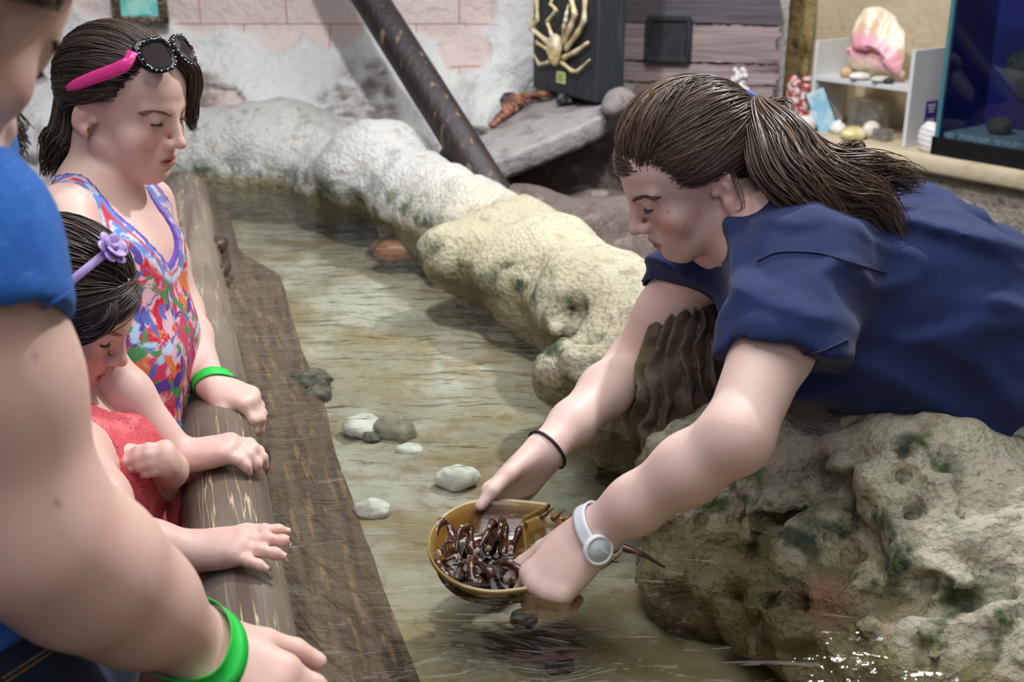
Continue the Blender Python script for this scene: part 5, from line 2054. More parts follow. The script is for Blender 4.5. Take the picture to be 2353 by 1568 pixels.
W_.disp(_folds)
V, F = mesh_solid(W_, axis(.05, 1.05, .0055), axis(1.08, 1.80, .0055), axis(.68, 1.22, .0055), 3)
sh_ = put('shirt', V, F, m_navy.m, st)
seam(W_, [(1740, 600), (1790, 580), (1880, 582), (1960, 605), (2037, 628)], 'sleeve_seam', m_seam.m, sh_)
seam(W_, [(1722, 808), (1780, 815), (1870, 812), (1950, 780)], 'hem_stitch', m_seam.m, sh_)
# light trousers and shoes
m_trs = cloth_mat('pale_trousers', (206, 206, 210), (186, 186, 192))
T_ = Solid()
T_.rc(HP + A3(.03, 0, -.02), hipc, .118, .125, .04)
T_.rc(P(2280, 1000, 1.44), P(2360, 960, 1.48), .05, .075, .05)
for q in (-1, 1):
    a = hipc + A3(0, .085 * q, 0)
    T_.chain([a, A3(a[0] - .02, a[1], hipc[2] * .5), A3(a[0], a[1], .06)], [.105, .085, .07], .03)
    T_.rc(hipc + TY * .07 * q, a, .122, .112, .03)
    T_.rc(HP + A3(.035, 0, -.01) + TY * .066 * q, hipc + TY * .07 * q, .117, .124, .03)
T_.disp(lambda p: .006 * fbm(p, 9, 3, 210))
V, F = mesh_solid(T_, axis(.45, 1.1, .011), axis(1.2, 1.75, .011), axis(.0, 1.08, .012), 1)
put('trousers', V, F, m_trs.m, st)
m_shoe = Mat('dark_shoe', sr(40, 40, 44), .6)
for q in (-1, 1):
    a = hipc + A3(0, .085 * q, 0)
    MB().ell(A3(a[0] - .06, a[1], .035), (.125, .048, .042)).put('shoe', m_shoe.m, st)

# watch on the left wrist, cord on the right
m_wwhite = Mat('white_rubber', sr(240, 240, 244), .35)
m_wwhite.bump(m_wwhite.voro(420), .15, .001)
m_dial = Mat('pale_dial', sr(206, 212, 214), .25)
m_mark = Mat('dark_marks', sr(80, 84, 96), .5)
m_redh = Mat('red_hand', sr(196, 40, 40), .4)
wc = wrL + (elL - wrL) * .02
wdir = nrm(nrm(elL - wrL) + CV(0, .0, 0))
wt, wr_ = band(B_, wrL, elL, wc, .0085, 'wristwatch', m_wwhite.m, st, .0008, .0028, label='white rubber wristwatch')
vd = nrm(A3(0, 0, CAM_H) - wc)
face_n = CV(.30, -.12, .95)
fcn = P(1374, 1268, 1.28)
face_c = hit(B_, 1372, 1262, 1.0) + face_n * .004
fR = frame(wdir, face_n)
MB().lathe(face_c - face_n * .006, [(.0005, 0), (.0155, 0), (.0172, .003), (.0176, .007), (.0168, .0092), (.0140, .0098), (.0135, .0086), (.0005, .0086)], face_n, 40).put('watch_case', m_wwhite.m, wt)
di = MB().lathe(face_c - face_n * .006 + face_n * .0088, [(.0134, 0), (.0134, .0003), (.0005, .0003)], face_n, 32).put('watch_dial', m_dial.m, wt)
for k in range(12):
    mb = MB()
    a = k * math.pi / 6
    v = fR[:, 0] * math.cos(a) + fR[:, 1] * math.sin(a)
    mb.box(face_c + face_n * .0040 + v * .0155, (.0005, .0012, .0002), frame(v, face_n))
    mb.put('hour_mark', m_mark.m, wt, False)
for a, l_, w2 in ((.6, .007, .0006), (2.6, .010, .0004), (4.2, .011, .0002)):
    mb = MB()
    v = fR[:, 0] * math.cos(a) + fR[:, 1] * math.sin(a)
    mb.box(face_c + face_n * .0036 + v * l_ * .5, (w2, l_ * .5, .0002), frame(v, face_n))
    mb.put('watch_hand', m_redh.m, wt, False)
m_cord = Mat('black_cord', sr(26, 26, 34), .7)
bc, _ = band(B_, wrR, elR, wrR + (elR - wrR) * .03, .0018, 'cord_bracelet', m_cord.m, st, .0004, .0030, label='thin black cord bracelet', tilt=nrm(nrm(elR - wrR) + CV(.15, .25, .3) * .3))

# ---------------------------------------------------------------- the older girl
m_hair_og = hair_mat('dark_brown_hair', (48, 36, 30), (82, 64, 52), (122, 98, 78))
Rog = np.array(Euler((0, 0, math.radians(-90 - 20))).to_matrix()) @ np.array(Euler((math.radians(-15), 0, 0)).to_matrix())
ho = Head(P(195, 264, 1.60) - Rog @ A3(.0755, -.010, .002) * .90, Rog, .90)
og = thing('person', 'older girl in bright flower splashed tank top with sunglasses on her head, hands on rail', 'person', A3(-.66, 1.62, 0))
B_ = Solid()
ho.build(B_, child=.7)
NB = P(218, 452, 1.68)
B_.rc(ho.T((0, -.032, -.030)), NB, .039, .041, .025)
B_.rc(ho.T((0, -.008, -.045)), NB + CV(.3, -.6, 0) * .02, .028, .033, .025)
shR, shL = P(150, 492, 1.57), P(338, 468, 1.80)
elR, wrR = P(225, 830, 1.45), P(415, 1050, 1.475)
elL, wrL = P(424, 715, 1.82), P(486, 884, 1.71)
CH, WA, HP = P(262, 600, 1.69), P(308, 800, 1.69), P(304, 960, 1.69)
for q in (-1, 1):
    B_.rc(CH + TY * .050 * q, WA + TY * .042 * q, .074, .066, .04)
    B_.rc(WA + TY * .042 * q, HP + TY * .046 * q, .066, .074, .04)
    B_.rc(NB, CH + TY * .05 * q, .040, .072, .04)
B_.rc(NB, shR, .036, .036, .035)
B_.rc(NB, shL, .036, .036, .035)
B_.chain([shR, shR * .5 + elR * .5, elR], [.037, .032, .028], .02)
B_.chain([elR, elR * .65 + wrR * .35, wrR], [.029, .029, .021], .02)
B_.chain([shL, shL * .5 + elL * .5, elL], [.037, .031, .026], .02)
B_.chain([elL, elL * .65 + wrL * .35, wrL], [.027, .026, .020], .02)
rail_top = lambda Y, dx=0: A3(log_x(Y) + dx, Y, .793)
h1 = hand(B_, wrR, CV(.98, .16, -.05), CV(-.14, .90, .42), 'R', .122, [(22, 34, 24), (24, 36, 24), (26, 36, 24), (22, 30, 20)], (5, 2, -3, -9), thumb=((.8, .5, -.3), (.95, .2, -.2)), fat=1.08)
h2 = hand(B_, wrL, CV(.90, -.36, .20), CV(.35, .80, .45), 'L', .128, [(34, 44, 26), (38, 48, 28), (42, 48, 28), (44, 46, 28)], (4, 1, -2, -6), thumb=((.80, .46, -.22), (.97, .10, -.22)), fat=1.05)
legs(B_, HP + UP * -.03, A3(0, .062, 0), 0, HP[2] - .03, .062, A3(1, 0, 0), .03)
hx, hy, hz = bx(ho.T((.08, -.1, -.1)), ho.T((-.08, .12, .12)), ho.T((.08, .12, -.1)), ho.T((-.08, -.1, .12)))
V, F = mesh_solid(B_, axis(-.86, -.26, .0055, [(hx[0], hx[1], .0030), (-.46, -.30, .0036)]), axis(1.28, 1.92, .0055, [(hy[0], hy[1], .0032), (1.32, 1.46, .0036)]), axis(-.02, hz[1] + .02, .03, [(.74, .88, .0036), (.88, 1.08, .006), (1.08, hz[1], .0030)]), 1)
at = ho.masks(V)
at['nail'] = nails(V, [h1, h2])
put('body', V, F, m_skin_girl.m, og, attrs=at)
m_brow2 = Mat('soft_brow', sr(150, 116, 96), .6)
ho.lashes(B_, og, m_lash.m, m_brow2.m, w=.0014)
tie = A3(.0, -.102, .000)
HLO = [(.030, -.085, -.060), (.066, -.045, -.045), (.073, -.034, .014), (.0735, .000, .044), (.069, .026, .046), (.066, .040, .060), (.053, .060, .082), (.028, .078, .098), (0, .083, .102)]
HLO = HLO + [(-x, y, z) for x, y, z in HLO[-2::-1]]
C_ = ho.cap(.006, front=.018)
sets = [const(ho.strands(HLO, tie, 1400, .0080, 41, .004, rise=.28), .0012, 41), const(ho.strands(HLO[2:15], tie, 1100, .0095, 42, .006, rise=.36), .0011, 42)]
tw = ho.T(tie)
sets.append(tail([tw, P(155, 300, 1.68), P(135, 335, 1.68), P(118, 372, 1.68), P(105, 420, 1.68)], [.018, .026, .028, .018, .004], 420, 44, wave=.005, rad=.0012, end=(.5, .95)))
sets.append(tail([ho.T((-.010, .070, .112)), ho.T((-.034, .088, .092)), ho.T((-.056, .084, .062)), ho.T((-.068, .078, .030)), ho.T((-.070, .080, .000)), ho.T((-.062, .090, -.016))], [.008, .012, .013, .011, .008, .003], 220, 45, wave=.003, rad=.0011))
cx = [axis(hx[0], hx[1], .0042), axis(hy[0], hy[1], .0042), axis(hz[0], hz[1] + .02, .0042)]
hair_mesh('hair', m_hair_og.m, og, C_, cx, sets)
# star earring
m_gold = Mat('gold', sr(226, 196, 130), .25, Metallic=1.0)
ec = hit(B_, 206, 300, 1.3)
en = CV(-.1, .1, 1)
mb = MB()
star = []
for k in range(10):
    a = k * math.pi / 5 + .3
    r = .0050 if k % 2 == 0 else .0021
    star.append(ec + en * .001 + CV(1, 0, 0) * r * math.cos(a) + CV(0, 1, 0) * r * math.sin(a))
mb.prism(star, en, .0012)
mb.put('earring', m_gold.m, og, False)['label'] = 'small gold star earring'

# tank top: splashed print, purple binding, striped band
m_print_top = Mat('flower_splash_jersey', sr(220, 176, 186), .7, .3)
_m = m_print_top
_m.mix(_m.ramp(_m.noise(19, 4, dist=1.2), .47, .54), sr(206, 62, 96))
_m.mix(_m.ramp(_m.noise(22, 4, (1, 1.3, .9), dist=1.4), .55, .60), sr(196, 34, 52))
_m.mix(_m.ramp(_m.noise(24, 4, (1.2, 1, .8), dist=1.0), .56, .60), sr(218, 120, 62))
_m.mix(_m.ramp(_m.noise(18, 4, (.9, 1.1, 1.2), dist=1.6), .54, .60), sr(86, 104, 178))
_m.mix(_m.ramp(_m.noise(20, 4, (1.1, .9, 1.1), dist=1.2), .56, .61), sr(74, 140, 86))
_m.mix(_m.ramp(_m.noise(20, 3, (.8, 1.2, 1), dist=.8), .60, .64), sr(92, 62, 150))
_m.mix(_m.ramp(_m.noise(16, 4, (1, .8, 1.3), dist=1.0), .60, .65), sr(170, 206, 232))
_v2 = _m.node('ShaderNodeTexVoronoi')
_v2.inputs['Scale'].default_value = 15
_m.link(_m.co(), _v2.inputs['Vector'])
_m.mix(_m.math('MULTIPLY', _m.ramp(_v2.outputs['Distance'], .20, .26, 1, 0), _m.ramp(_m.noise(8, 2), .54, .56)), sr(70, 52, 140))
_m.mix(_m.attr('band'), sr(206, 206, 226))
_m.mix(_m.math('MULTIPLY', _m.attr('band'), _m.ramp(_m.noise(40, 3), .46, .54)), sr(96, 140, 214))
_m.mix(_m.attr('stripe'), sr(204, 60, 70))
_m.mix(_m.attr('bind'), sr(112, 72, 168))
_m.bump(_m.noise(8, 3), .3, .01)
W_ = Solid()
for q in (-1, 1):
    W_.rc(CH + TY * .052 * q, WA + TY * .044 * q, .0795, .074, .04)
    W_.rc(WA + TY * .044 * q, HP - UP * .02 + TY * .05 * q, .074, .078, .04)
    W_.rc(NB, CH + TY * .05 * q, .0445, .0775, .04)
W_.rc(NB, shR, .0405, .0405, .035)
W_.rc(NB, shL, .0405, .0405, .035)
Cut = Solid()
Cut.rc(NB + UP * .07, ho.T((0, .0, -.03)), .053, .06, .01)
fwd_og = nrm(A3(Rog[0, 1], Rog[1, 1], 0))
Cut.rc(NB + UP * .02 + fwd_og * .055, NB + fwd_og * .090 - UP * .040, .056, .054, .02)
Cut.rc(shR - nrm(NB - shR) * .035 + UP * .02, shR - nrm(NB - shR) * .02 - UP * .07, .052, .040, .02)
Cut.rc(shL - nrm(NB - shL) * .035 + UP * .02, shL - nrm(NB - shL) * .02 - UP * .07, .052, .040, .02)
W_.sub(Cut, .002, 's')
W_.half(HP - UP * .012, -UP + CV(.2, 0, 0) * .1, .003)
W_.disp(lambda p: .0025 * fbm(p * A3(1, 1, .5), 12, 3, 220))
V, F = mesh_solid(W_, axis(-.80, -.36, .0044), axis(1.45, 1.92, .0044), axis(.66, 1.16, .0044), 1)
cd = Cut.ev(V)
put('tank_top', V, F, m_print_top.m, og, attrs=dict(bind=sstep(.0090, .0078, cd), band=sstep(.0285, .0270, cd), stripe=sstep(.0135, .0145, cd) * sstep(.0185, .0175, cd)))
m_teal = cloth_mat('teal_shorts', (120, 168, 172), (96, 140, 146))
T_ = Solid()
for q in (-1, 1):
    a = HP + A3(0, .05 * q, -.03)
    T_.rc(HP + TY * .046 * q - UP * .01, a, .078, .078, .03)
    T_.chain([a, A3(a[0], a[1] + .008 * q, HP[2] * .5), A3(a[0], a[1] + .01 * q, .08)], [.074, .060, .050], .02)
V, F = mesh_solid(T_, axis(-.72, -.40, .011), axis(1.45, 1.9, .011), axis(.0, .86, .012), 1)
put('trousers', V, F, m_teal.m, og)
for q in (-1, 1):
    MB().ell(A3(HP[0] + .05, HP[1] + .062 * q, .035), (.11, .04, .04)).put('shoe', m_shoe.m, og)
m_green = Mat('neon_green_band', sr(40, 206, 76), .5)
band(B_, wrL, elL, wrL + (elL - wrL) * .02, .0085, 'wristband', m_green.m, og, .0015, .0008, label='neon green paper wristband')

# sunglasses pushed up on her head
m_blk = Mat('black_gloss', sr(16, 16, 18), .15)
m_pinkg = Mat('hot_pink_gloss', sr(244, 66, 150), .2)
m_pinkg.b.inputs['Coat Weight'].default_value = .5
m_lens = Mat('smoky_lens', sr(56, 48, 52), .06)
m_stud = Mat('white_stud', sr(226, 230, 240), .3)
gu = nrm(A3(0, .72, .69))                                     # along the temples, own frame of the head
gv = nrm(A3(0, -.69, .72))                                    # up the lens
GO = A3(0, .076, .122)                                        # bridge
gp = lambda x, v, w=0.0: ho.T(GO + A3(x, 0, 0) + gv * v + gu * (w - 3.5 * x * x))
gl_ = thing('sunglasses', 'black sunglasses with white studs and hot pink temples pushed up on the older girl', 'sunglasses', gp(0, 0))
lens_o = []
for k in range(40):
    a = 2 * math.pi * k / 40
    x, v = math.cos(a), math.sin(a)
    x = math.copysign(abs(x) ** .72, x) * (.0275 + .003 * v)
    v = math.copysign(abs(v) ** .78, v) * .0235
    lens_o.append((x, v))
lens_o = np.array(lens_o)
fr_parts = []
for q in (-1, 1):
    c = A3(q * .035, -.004)
    m_ = MB()
    rows = []
    for sc_, w in ((.86, -.0022), (.86, .0022), (1.0, .0034), (1.16, .0026), (1.18, .0), (1.16, -.0026), (1.0, -.003)):
        rows.append([gp(c[0] + q * x * sc_ + (q * .004 * (sc_ - .86) if v > .012 else 0), c[1] + v * sc_ + (.004 * max(0, x) / .03 if v > .010 and sc_ > 1 else 0), w) for x, v in lens_o])
    rows = np.array(rows + rows[:1])
    rows = np.concatenate([rows, rows[:, :1]], 1)
    m_.grid(rows if q > 0 else rows[:, ::-1])
    fp = m_.put('lens_frame', m_blk.m, gl_)
    ctr = gp(c[0], c[1], .0)
    ring = np.array([gp(c[0] + q * x * .9, c[1] + v * .9, .0004) for x, v in lens_o])
    MB().raw(np.concatenate([[ctr], ring]), [((0, 1 + k, 1 + (k + 1) % 40) if q > 0 else (0, 1 + (k + 1) % 40, 1 + k)) for k in range(40)]).put('lens', m_lens.m, gl_)
    for k in range(0, 40, 2):
        x, v = lens_o[k]
        MB().ell(gp(c[0] + q * x * 1.06, c[1] + v * 1.06, .0040), (.0012,) * 3, None, 6, 4).put('stud', m_stud.m, fp)
    h0, h1_ = gp(q * .067, .012, -.002), ho.T(A3(q * .090, -.036, .036))
    tp = spline([h0, ho.T(A3(q * .082, .052, .098)), ho.T(A3(q * .0905, .004, .064)), h1_], 18)
    MB().tube(tp, np.interp(np.linspace(0, 1, 18), [0, .5, .85, 1], [.0088, .0086, .0078, .0040]), 10, flat=.30, ref=ho.R[:, 0] * q).put('temple', m_pinkg.m, gl_)
MB().tube(spline([gp(-.010, .008), gp(0, .011, .001), gp(.010, .008)], 9), .0036, 8).put('bridge', m_blk.m, gl_)

# ---------------------------------------------------------------- the little girl
Rlg = np.array(Euler((0, 0, math.radians(-90 - 4))).to_matrix()) @ np.array(Euler((math.radians(-31), 0, 0)).to_matrix())
hl = Head(P(290, 838, 1.42) - Rlg @ A3(0, .1195, -.018) * .84, Rlg, .84)
lg = thing('person', 'small girl with lilac headband in a coral red top looking down at the pool', 'person', A3(-.52, 1.36, 0))
B_ = Solid()
hl.build(B_, child=1.0)
NB = P(165, 945, 1.46)
B_.rc(hl.T((0, -.030, -.030)), NB, .036, .038, .03)
shR, shL = P(175, 1040, 1.35), P(245, 985, 1.54)
elR, wrR = P(295, 1262, 1.24), P(430, 1268, 1.262)
elL = P(325, 1175, 1.58)
CH, HP = P(235, 1075, 1.44), P(300, 1330, 1.47)
wrL = P(394, 1080, 1.41)
dC, nC = P(378, 1050, 1.362) - wrL, CV(.92, .22, -.05)
for q in (-1, 1):
    B_.rc(CH + TY * .042 * q, HP + TY * .045 * q, .062, .068, .035)
    B_.rc(NB, CH + TY * .04 * q, .034, .060, .035)
B_.rc(NB, shR, .032, .032, .03)
B_.rc(NB, shL, .032, .032, .03)
B_.chain([shR, shR * .5 + elR * .5, elR], [.033, .029, .026], .02)
B_.chain([elR, elR * .6 + wrR * .4, wrR], [.028, .028, .0215], .02)
B_.chain([shL, shL * .5 + elL * .5, elL], [.033, .028, .025], .02)
B_.chain([elL, elL * .6 + wrL * .4, wrL], [.026, .025, .019], .02)
h1 = hand(B_, wrR, CV(.95, .10, .02), CV(-.08, .80, .60), 'R', .116, [(8, 14, 10), (6, 14, 10), (4, 14, 10), (2, 12, 10)], (15, 4, -8, -21), thumb=((.7, .6, -.3), (.95, .2, -.2)), fat=1.0)
h2 = hand(B_, wrL, dC, nC, 'L', .092, [(68, 26, 18), (72, 26, 18), (76, 26, 18), (80, 26, 18)], (3, 1, -1, -4), thumb=((.6, .3, -.8), (.6, .0, -.8)), fat=1.12)
legs(B_, HP - UP * .03, A3(0, .055, 0), 0, HP[2] - .03, .058, A3(1, 0, 0), .03)
hx, hy, hz = bx(hl.T((.08, -.1, -.1)), hl.T((-.08, .12, .12)), hl.T((.08, .12, -.1)), hl.T((-.08, -.1, .12)))
V, F = mesh_solid(B_, axis(-.72, -.24, .0055, [(hx[0], hx[1], .0030), (-.44, -.24, .0026)]), axis(1.06, 1.64, .0055, [(hy[0], hy[1], .0032), (1.08, 1.20, .0030)]), axis(-.02, hz[1] + .02, .03, [(.72, .90, .0030), (.90, hz[1], .0030)]), 1)
at = hl.masks(V)
at['nail'] = nails(V, [h1, h2])
put('body', V, F, m_skin_child.m, lg, attrs=at)
hl.lashes(B_, lg, m_lash.m, m_brow2.m, w=.0014)
C_ = hl.cap(.007, front=.008)
tie = A3(.0, -.104, -.030)
sets = [const(hl.strands(HLO, tie, 1200, .0090, 51, .006, jitter=.09, rise=.12), .0012, 51), const(hl.strands(HLO[2:15], tie, 1000, .0115, 52, .010, jitter=.12, rise=.16), .0011, 52)]
sets.append(tail([hl.T((0, -.06, .08)), hl.T((.01, -.11, .04)), hl.T((.03, -.12, -.03)), hl.T((.035, -.10, -.10)), hl.T((.03, -.10, -.16))], [.02, .045, .05, .045, .03], 420, 53, wave=.008, rad=.0013))
sets.append(tail([hl.T((.062, .02, .07)), hl.T((.084, .00, .03)), hl.T((.086, -.02, -.02)), hl.T((.078, -.03, -.08)), hl.T((.07, -.04, -.12))], [.015, .028, .03, .026, .012], 320, 54, wave=.006, rad=.0013))
sets.append(const(hl.strands([(-.04, .070, .092), (0, .080, .102), (.03, .074, .098)], A3(.071, .012, .020), 260, .010, 55, .008, jitter=.08), .0010, 55))
sets.append(const(hl.strands([(-.06, .02, .10), (0, .03, .125), (.05, .02, .105)], tie, 500, .0105, 57, .006, jitter=.08), .0011, 57))
sets.append(tail([hl.T((.04, .070, .085)), hl.T((.060, .080, .060)), hl.T((.070, .060, .030)), hl.T((.078, .030, .005))], [.006, .010, .012, .008], 120, 56, wave=.004, rad=.0011))
cx = [axis(hx[0], hx[1], .0042), axis(hy[0], hy[1], .0042), axis(hz[0], hz[1] + .02, .0042)]
hair_mesh('hair', m_hair_og.m, lg, C_, cx, sets)
# headband with a flower
m_lilac = Mat('lilac_band', sr(178, 150, 204), .45)
arc = []
for a in np.linspace(-1.75, 1.75, 40):
    d_ = A3(math.sin(a), .34 * math.cos(a) + .10, math.cos(a))
    d_ /= np.linalg.norm(d_)
    r = A3(.0735, .0945, .079) + .0235
    arc.append(hl.T(A3(0, -.008, .042) + d_ / math.sqrt(((d_ / r) ** 2).sum())))
MB().tube(arc, .0052, 8, flat=.35, ref=np.array([nrm(np.asarray(p) - hl.T((0, -.008, .042))) for p in arc])).put('headband', m_lilac.m, lg)['label'] = 'lilac plastic headband'
fcn_ = A3(*arc[22])
fn_ = nrm(fcn_ - hl.T((0, -.008, .042)))
fx = nrm(np.cross(fn_, A3(.2, 1, 0)))
fy = np.cross(fn_, fx)
mb = MB()
for ring, (r, n, tl) in enumerate([(.016, 6, .2), (.010, 5, .6)]):
    for k in range(n):
        a = 2 * math.pi * (k + .5 * ring) / n
        v = fx * math.cos(a) + fy * math.sin(a)
        pc_ = fcn_ + v * r * .8 + fn_ * (.005 + .004 * ring)
        mb.ell(pc_, (.0085, .0095, .0022), frame(nrm(v + fn_ * tl), fn_), 10, 6)
mb.ell(fcn_ + fn_ * .010, (.005, .005, .004), None, 8, 6)
mb.put('headband_flower', m_lilac.m, lg)

m_coralt = Mat('coral_red_lace', sr(208, 84, 94), .75, .3)
_m = m_coralt
_m.mix(_m.ramp(_m.noise(30, 4), .48, .66), sr(232, 118, 122))
_m.mix(_m.ramp(_m.voro(190), .30, .16), sr(178, 40, 58))
_m.bump(_m.noise(60, 3), .3, .004)
W_ = Solid()
for q in (-1, 1):
    W_.rc(CH + TY * .046 * q, HP + TY * .050 * q, .070, .075, .035)
    W_.rc(NB, CH + TY * .04 * q, .040, .066, .035)
W_.rc(NB, shR, .036, .036, .03)
W_.rc(NB, shL, .036, .036, .03)
W_.rc(P(285, 985, 1.43), P(335, 1060, 1.435), .020, .012, .02)
Cut = Solid().rc(NB + UP * .06, hl.T((0, 0, -.03)), .048, .055, .01)
Cut.rc(NB + A3(.05, 0, .02), NB + A3(.075, 0, -.02), .045, .034, .02)
W_.sub(Cut, .003, 's')
for sx in (shR, shL):
    W_.rc(sx - nrm(NB - sx) * .03 + UP * .02, sx - nrm(NB - sx) * .02 - UP * .06, .046, .036, .004, 's')
W_.disp(lambda p: .004 * fbm(p * A3(1, 1, .6), 14, 3, 230))
V, F = mesh_solid(W_, axis(-.68, -.32, .0046), axis(1.2, 1.62, .0046), axis(.54, .98, .0046), 1)
wt_ = put('top', V, F, m_coralt.m, lg)
m_pinkf = Mat('pink_satin', sr(240, 96, 150), .35)
c = hit(W_, 268, 1125, .9)
mb = MB()
for k in range(5):
    a = 2 * math.pi * k / 5
    v = CV(1, 0, 0) * math.cos(a) + CV(0, 1, 0) * math.sin(a)
    mb.ell(c + v * .010 + CV(0, 0, 1) * .003, (.010, .010, .005), None, 10, 6)
mb.put('fabric_flower', m_pinkf.m, wt_)
m_jean = cloth_mat('dark_denim', (36, 46, 66), (26, 34, 52))
T_ = Solid()
for q in (-1, 1):
    a = HP + A3(0, .048 * q, -.04)
    T_.rc(HP + TY * .044 * q - UP * .02, a, .072, .072, .03)
    T_.chain([a, A3(a[0], a[1], HP[2] * .5), A3(a[0], a[1], .08)], [.068, .055, .045], .02)
V, F = mesh_solid(T_, axis(-.62, -.32, .011), axis(1.2, 1.56, .011), axis(.0, .74, .012), 1)
put('trousers', V, F, m_jean.m, lg)
for q in (-1, 1):
    MB().ell(A3(HP[0] + .04, HP[1] + .052 * q, .035), (.09, .036, .036)).put('shoe', m_shoe.m, lg)

# ---------------------------------------------------------------- the adult nearest the viewer
Rad = np.array(Euler((0, 0, math.radians(-90 + 66))).to_matrix()) @ np.array(Euler((math.radians(-46), 0, 0)).to_matrix())
ha = Head(P(112, 108, .84) - Rad @ A3(.030, .088, .038), Rad, 1.0)
ad = thing('person', 'adult in a bright blue tee seen from behind, right hand on the rail', 'person', A3(-.42, .78, 0))
B_ = Solid()
ha.build(B_)
SH, EL, WR = P(-120, 565, .80), P(84, 1235, .865), P(440, 1474, 1.03)
NB = P(-240, 330, .90)
B_.rc(ha.T((0, -.030, -.035)), NB, .056, .060, .03)
shF = P(-190, 480, 1.14)
CH, HP = P(-330, 700, 1.0), P(-130, 1500, 1.06)
side_ = nrm(A3(-.25, 1, 0))
for q in (-1, 1):
    B_.rc(CH + side_ * .09 * q, HP + side_ * .09 * q, .11, .13, .05)
    B_.rc(NB, CH + side_ * .08 * q, .06, .10, .05)
B_.rc(NB, SH, .05, .058, .04)
B_.rc(NB, shF, .05, .058, .04)
B_.chain([SH, SH * .55 + EL * .45, EL], [.060, .058, .054], .03)
B_.chain([EL, EL * .72 + WR * .28, EL * .40 + WR * .60, WR], [.054, .056, .046, .0315], .03)
B_.chain([shF, shF + A3(-.06, .03, -.26), shF + A3(-.04, .10, -.48)], [.058, .046, .034], .03)
h1 = hand(B_, WR, CV(.84, -.52, .02), CV(.20, .64, .72), 'R', .164, [(18, 26, 18), (20, 28, 18), (22, 28, 18), (20, 26, 16)], (7, 2, -4, -10), thumb=((.8, .5, -.3), (.95, .2, -.2)), fat=1.15)
h2 = hand(B_, shF + A3(-.04, .10, -.48), A3(.1, .1, -1), A3(-.5, .8, .1), 'L', .17, [(20, 30, 20)] * 4)
legs(B_, HP - UP * .04, side_ * .095, 0, HP[2] - .04, .095, A3(1, .2, 0), .04)
hx, hy, hz = bx(ha.T((.08, -.1, -.1)), ha.T((-.08, .12, .12)), ha.T((.08, .12, -.1)), ha.T((-.08, -.1, .12)))
V, F = mesh_solid(B_, axis(-.75, -.10, .0065, [(hx[1] - .12, hx[1], .0036), (-.27, -.14, .0040)]), axis(.62, 1.40, .0065, [(.90, 1.02, .0042)]), axis(-.02, hz[1] + .02, .03, [(.70, .88, .0040), (.88, hz[1], .0055)]), 1)
at = ha.masks(V)
at['nail'] = nails(V, [h1])
at['mole'] = np.zeros(len(V))
for x, y in [(85, 817), (130, 1155), (340, 1414), (338, 1335)]:
    at['mole'] = np.maximum(at['mole'], sstep(.0026, .0014, np.linalg.norm(V - hit(B_, x, y, .5), axis=1)) * .7)
put('body', V, F, m_skin_adult.m, ad, attrs=at)
ha.lashes(B_, ad, m_lash.m, m_brow.m)
C_ = ha.cap(.008, front=-.004)
HLA = [(x, y - (.0 if z > 0 else 0), z + (.008 if z > 0 else 0)) for x, y, z in HAIRLINE]
tie = A3(.0, -.104, -.02)
sets = [const(ha.strands(HLA, tie, 1300, .0095, 61, .005, rise=.25), .0013, 61), const(ha.strands(HLA[2:15], tie, 900, .0110, 62, .006, rise=.3), .0012, 62)]
sets.append(tail([ha.T((0, -.07, .06)), ha.T((0, -.12, .0)), ha.T((.0, -.13, -.08)), P(-60, 300, .98), P(0, 345, 1.02)], [.03, .045, .045, .035, .02], 400, 63, wave=.008, rad=.0015))
cx = [axis(hx[0], hx[1], .0055), axis(hy[0], hy[1], .0055), axis(hz[0], hz[1] + .02, .0055)]
hair_mesh('hair', m_hair_og.m, ad, C_, cx, sets)
m_blue = cloth_mat('bright_blue_jersey', (44, 104, 186), (30, 82, 164), 500)
_m = m_blue
_m.mix(_m.math('MULTIPLY', _m.ramp(_m.noise(70, 4, (1, 1, 3)), .55, .72), .45), sr(84, 138, 206))
W_ = Solid()
for q in (-1, 1):
    W_.rc(CH + side_ * .095 * q, HP + side_ * .10 * q, .122, .140, .05)
    W_.rc(NB, CH + side_ * .08 * q, .066, .11, .05)
sle = P(-74, 765, .80)
W_.rc(NB, SH, .056, .068, .05)
W_.rc(NB, shF, .056, .068, .05)
W_.rc(SH, sle, .068, .073, .03)
W_.rc(shF, shF + A3(-.04, .02, -.17), .070, .07, .03)
cut_disc(W_, P(56, 742, .80), CV(.40, -1.0, .12), .16, .12)
W_.rc(SH * .15 + sle * .85, EL, .0600, .058, .003, 's')
W_.rc(NB, ha.T((0, 0, -.05)), .066, .075, .008, 's')
W_.half(P(40, 1478, .95), CV(.50, -.86, 0), .004)
W_.disp(lambda p: .003 * fbm(p, 9, 3, 240) + .004 * fbm(p * A3(1, 1, .5), 5, 2, 241))
V, F = mesh_solid(W_, axis(-.80, -.16, .0065), axis(.60, 1.34, .0065), axis(.62, 1.42, .0065), 3)
ws = put('tee_shirt', V, F, m_blue.m, ad)
m_bseam = Mat('blue_seam', sr(28, 76, 156), .8)
seam(W_, [(2, 748), (50, 732), (110, 704), (160, 672)], 'hem_stitch', m_bseam.m, ws)
m_jean2 = cloth_mat('blue_denim', (34, 44, 66), (22, 30, 48))
T_ = Solid()
for q in (-1, 1):
    a = HP + side_ * .095 * q - UP * .06
    T_.rc(HP + side_ * .09 * q + UP * .03, a + A3(.03, 0, 0), .132, .134, .04)
    T_.chain([a + A3(.03, 0, 0), A3(a[0] + .02, a[1], HP[2] * .5), A3(a[0], a[1], .08)], [.115, .085, .06], .03)
T_.disp(lambda p: .004 * fbm(p, 12, 3, 245))
